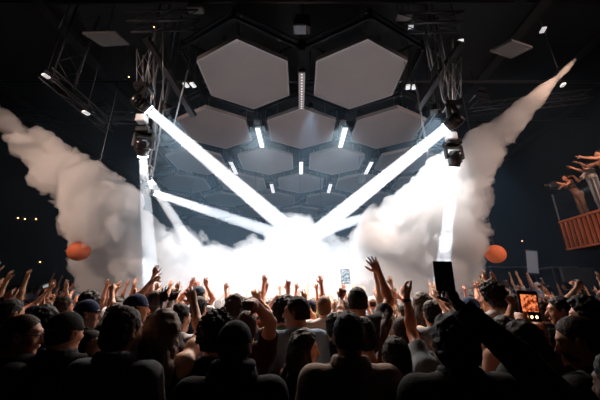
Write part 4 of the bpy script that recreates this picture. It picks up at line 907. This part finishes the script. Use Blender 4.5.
for x0, x1 in ((-12.2, -5.6), (5.8, 11.6)):
    yy = 10.25
    while yy < 13.2:
        xx = x0 + rnd.random() * .3
        while xx < x1:
            if not (8.9 < xx < 10.9 and yy < 10.6) and not (10.4 < xx and yy > 11.7) and not (6.8 < xx < 8.4 and yy > 11.6): crowd.append((xx + rnd.uniform(-.12, .12), yy + rnd.uniform(-.1, .1), .545))
            xx += .92
        yy += .85
ROWS = 'the mass of the crowd'
def zone(px):
    return ['at far left', 'by left lantern', 'under left plume', 'by pointing arm', 'under vertical beam', 'under steep beam', 'left of stage centre', 'by bright phone', 'right of stage centre', 'by dark phone', 'under right plume', 'by right lantern', 'by far screen', 'under balcony'][min(13, max(0, int(px / 43)))]
def depthw(y): return 'in front rows' if y < 4.2 else 'mid crowd' if y < 6.2 else 'far back' if y < 8 else 'nearest stage'
SK = [PALE, TAN, TAN, BRN, PALE, TAN, PALE]
for (x, yy, zb) in crowd:
    zr = min(1.83, max(1.60, rnd.gauss(1.735, .06))); px, py, zd = proj((x, yy, zr + zb))
    for tries in range(60):
        pi = rnd.choices(range(16), WEI if yy > 4.6 and not zb else [1, 2, 2, 1, 1, 1, 1, 0, 0, 9, 5, 5, 3, 2, 2, 1])[0]; hi = rnd.choice(MIX[pi]); si = rnd.randrange(len(SHIRTS))
        lab = '%s, %s top, %s, %s, %s' % (HAIRS[hi][2], SHIRTS[si][0], SHORT[pi], depthw(yy) if not zb else 'on side platform', zone(px))
        if lab not in used: break
    used.add(lab)
    src = proto(pi, hi); first_use = src['n'] == 0
    o = src if first_use else copy_person(src); src['n'] = src['n'] + 1
    o.location = (x, yy, zb); o.scale = (zr / 1.752,) * 3; o.rotation_euler = (0, 0, math.radians(math.degrees(math.atan2(x, 12 - yy)) * .8 + rnd.uniform(-22, 22)))
    o.color = (*[c * rnd.uniform(.85, 1.1) for c in rnd.choice(SK)], 1)
    for ch in o.children:
        if ch.name.startswith('shirt'): ch.color = (*SHIRTS[si][1], 1)
    tag(o, lab.replace('arms down', 'arms low') if len(lab.split()) < 17 else lab.replace('thick brown hair', 'brown hair').replace('right hand two fingers up', 'two fingers up').replace('curly black hair', 'curly hair').replace('short black hair', 'black hair').replace('hands at head height', 'hands beside head').replace('right elbow bent high', 'right elbow high').replace('left elbow bent high', 'left elbow high'), 'person', ROWS)
for o in COL.objects:
    if 'n' in o: del o['n']
# ------------------------------------------------------------------ people on the balcony
def balcony_person(x, y, yaw, H, sp, label):
    b, J = build_person(sp, .011, (x, y, BZ + .005), yaw, H / 1.752); return tag(b, label, 'person')
balcony_person(9.38, 9.42, 82, 1.56, dict(fem=True, hair='pony', shirt='crop', scol=(.10, .06, .05), tcol=(.46, .24, .15), skin=TAN, sw=.155, lean=(0, .22), head=(0, 6, 0),
    L=A(-.22, .45, 1.28, -.08, .7, 1.42, (.1, .6, .4), 'grip', (1, 0, 0)), R=A(.22, .45, 1.28, .08, .7, 1.42, (-.1, .6, .4), 'grip', (-1, 0, 0))), 'woman in tan legwear filming from the end of the balcony')
balcony_person(9.45, 8.85, 75, 1.72, dict(hair='short', shirt='tee', scol=(.6, .55, .52), tcol=(.65, .62, .6), skin=TAN, sw=.17, lean=(0, .06),
    L=A(-.2, .28, 1.42, -.14, .5, 1.55, (0, .7, .5), 'open', (0, 0, -1)), R=A(.22, .2, 1.3, .15, .4, 1.35, (0, 1, .1), 'relaxed')), 'person in pale trousers leaning forward on the balcony')
balcony_person(9.35, 8.15, 70, 1.85, dict(hair='short', shirt='none', tcol=(.03, .03, .04), skin=(.50, .24, .15), sw=.20, bulk=1.1, lean=(0, .12),
    L=A(-.24, .34, 1.42, -.2, .62, 1.50, (0, .8, .5), 'point', (0, 0, -1)), R=A(.24, .3, 1.40, .14, .56, 1.44, (0, .8, .45), 'open', (0, 0, -1))), 'bare-chested muscular man reaching forward on the balcony')
balcony_person(9.6, 7.6, 65, 1.78, dict(hair='short', shirt='tee', scol=BLK, skin=TAN, sw=.175, L=A(-.24, .25, 1.6, -.22, .46, 1.75, (0, .8, .6), 'point', (0, 0, -1))), 'person in black pointing from the balcony at the right edge')
cmr = empty('video_camera', P(553, 186, 9.95)); MB().box((0, 0, 0), (.34, .16, .18), None, .03).build('body', PLAST, cmr); MB().tube([(-.17, 0, 0), (-.34, 0, 0)], .07, 16).build('lens', BLACK, cmr); MB().box((.05, 0, .14), (.2, .05, .04), None, .01).build('handle', PLAST, cmr)
tag(cmr, 'black video camera held out from the end of the balcony', 'camera')
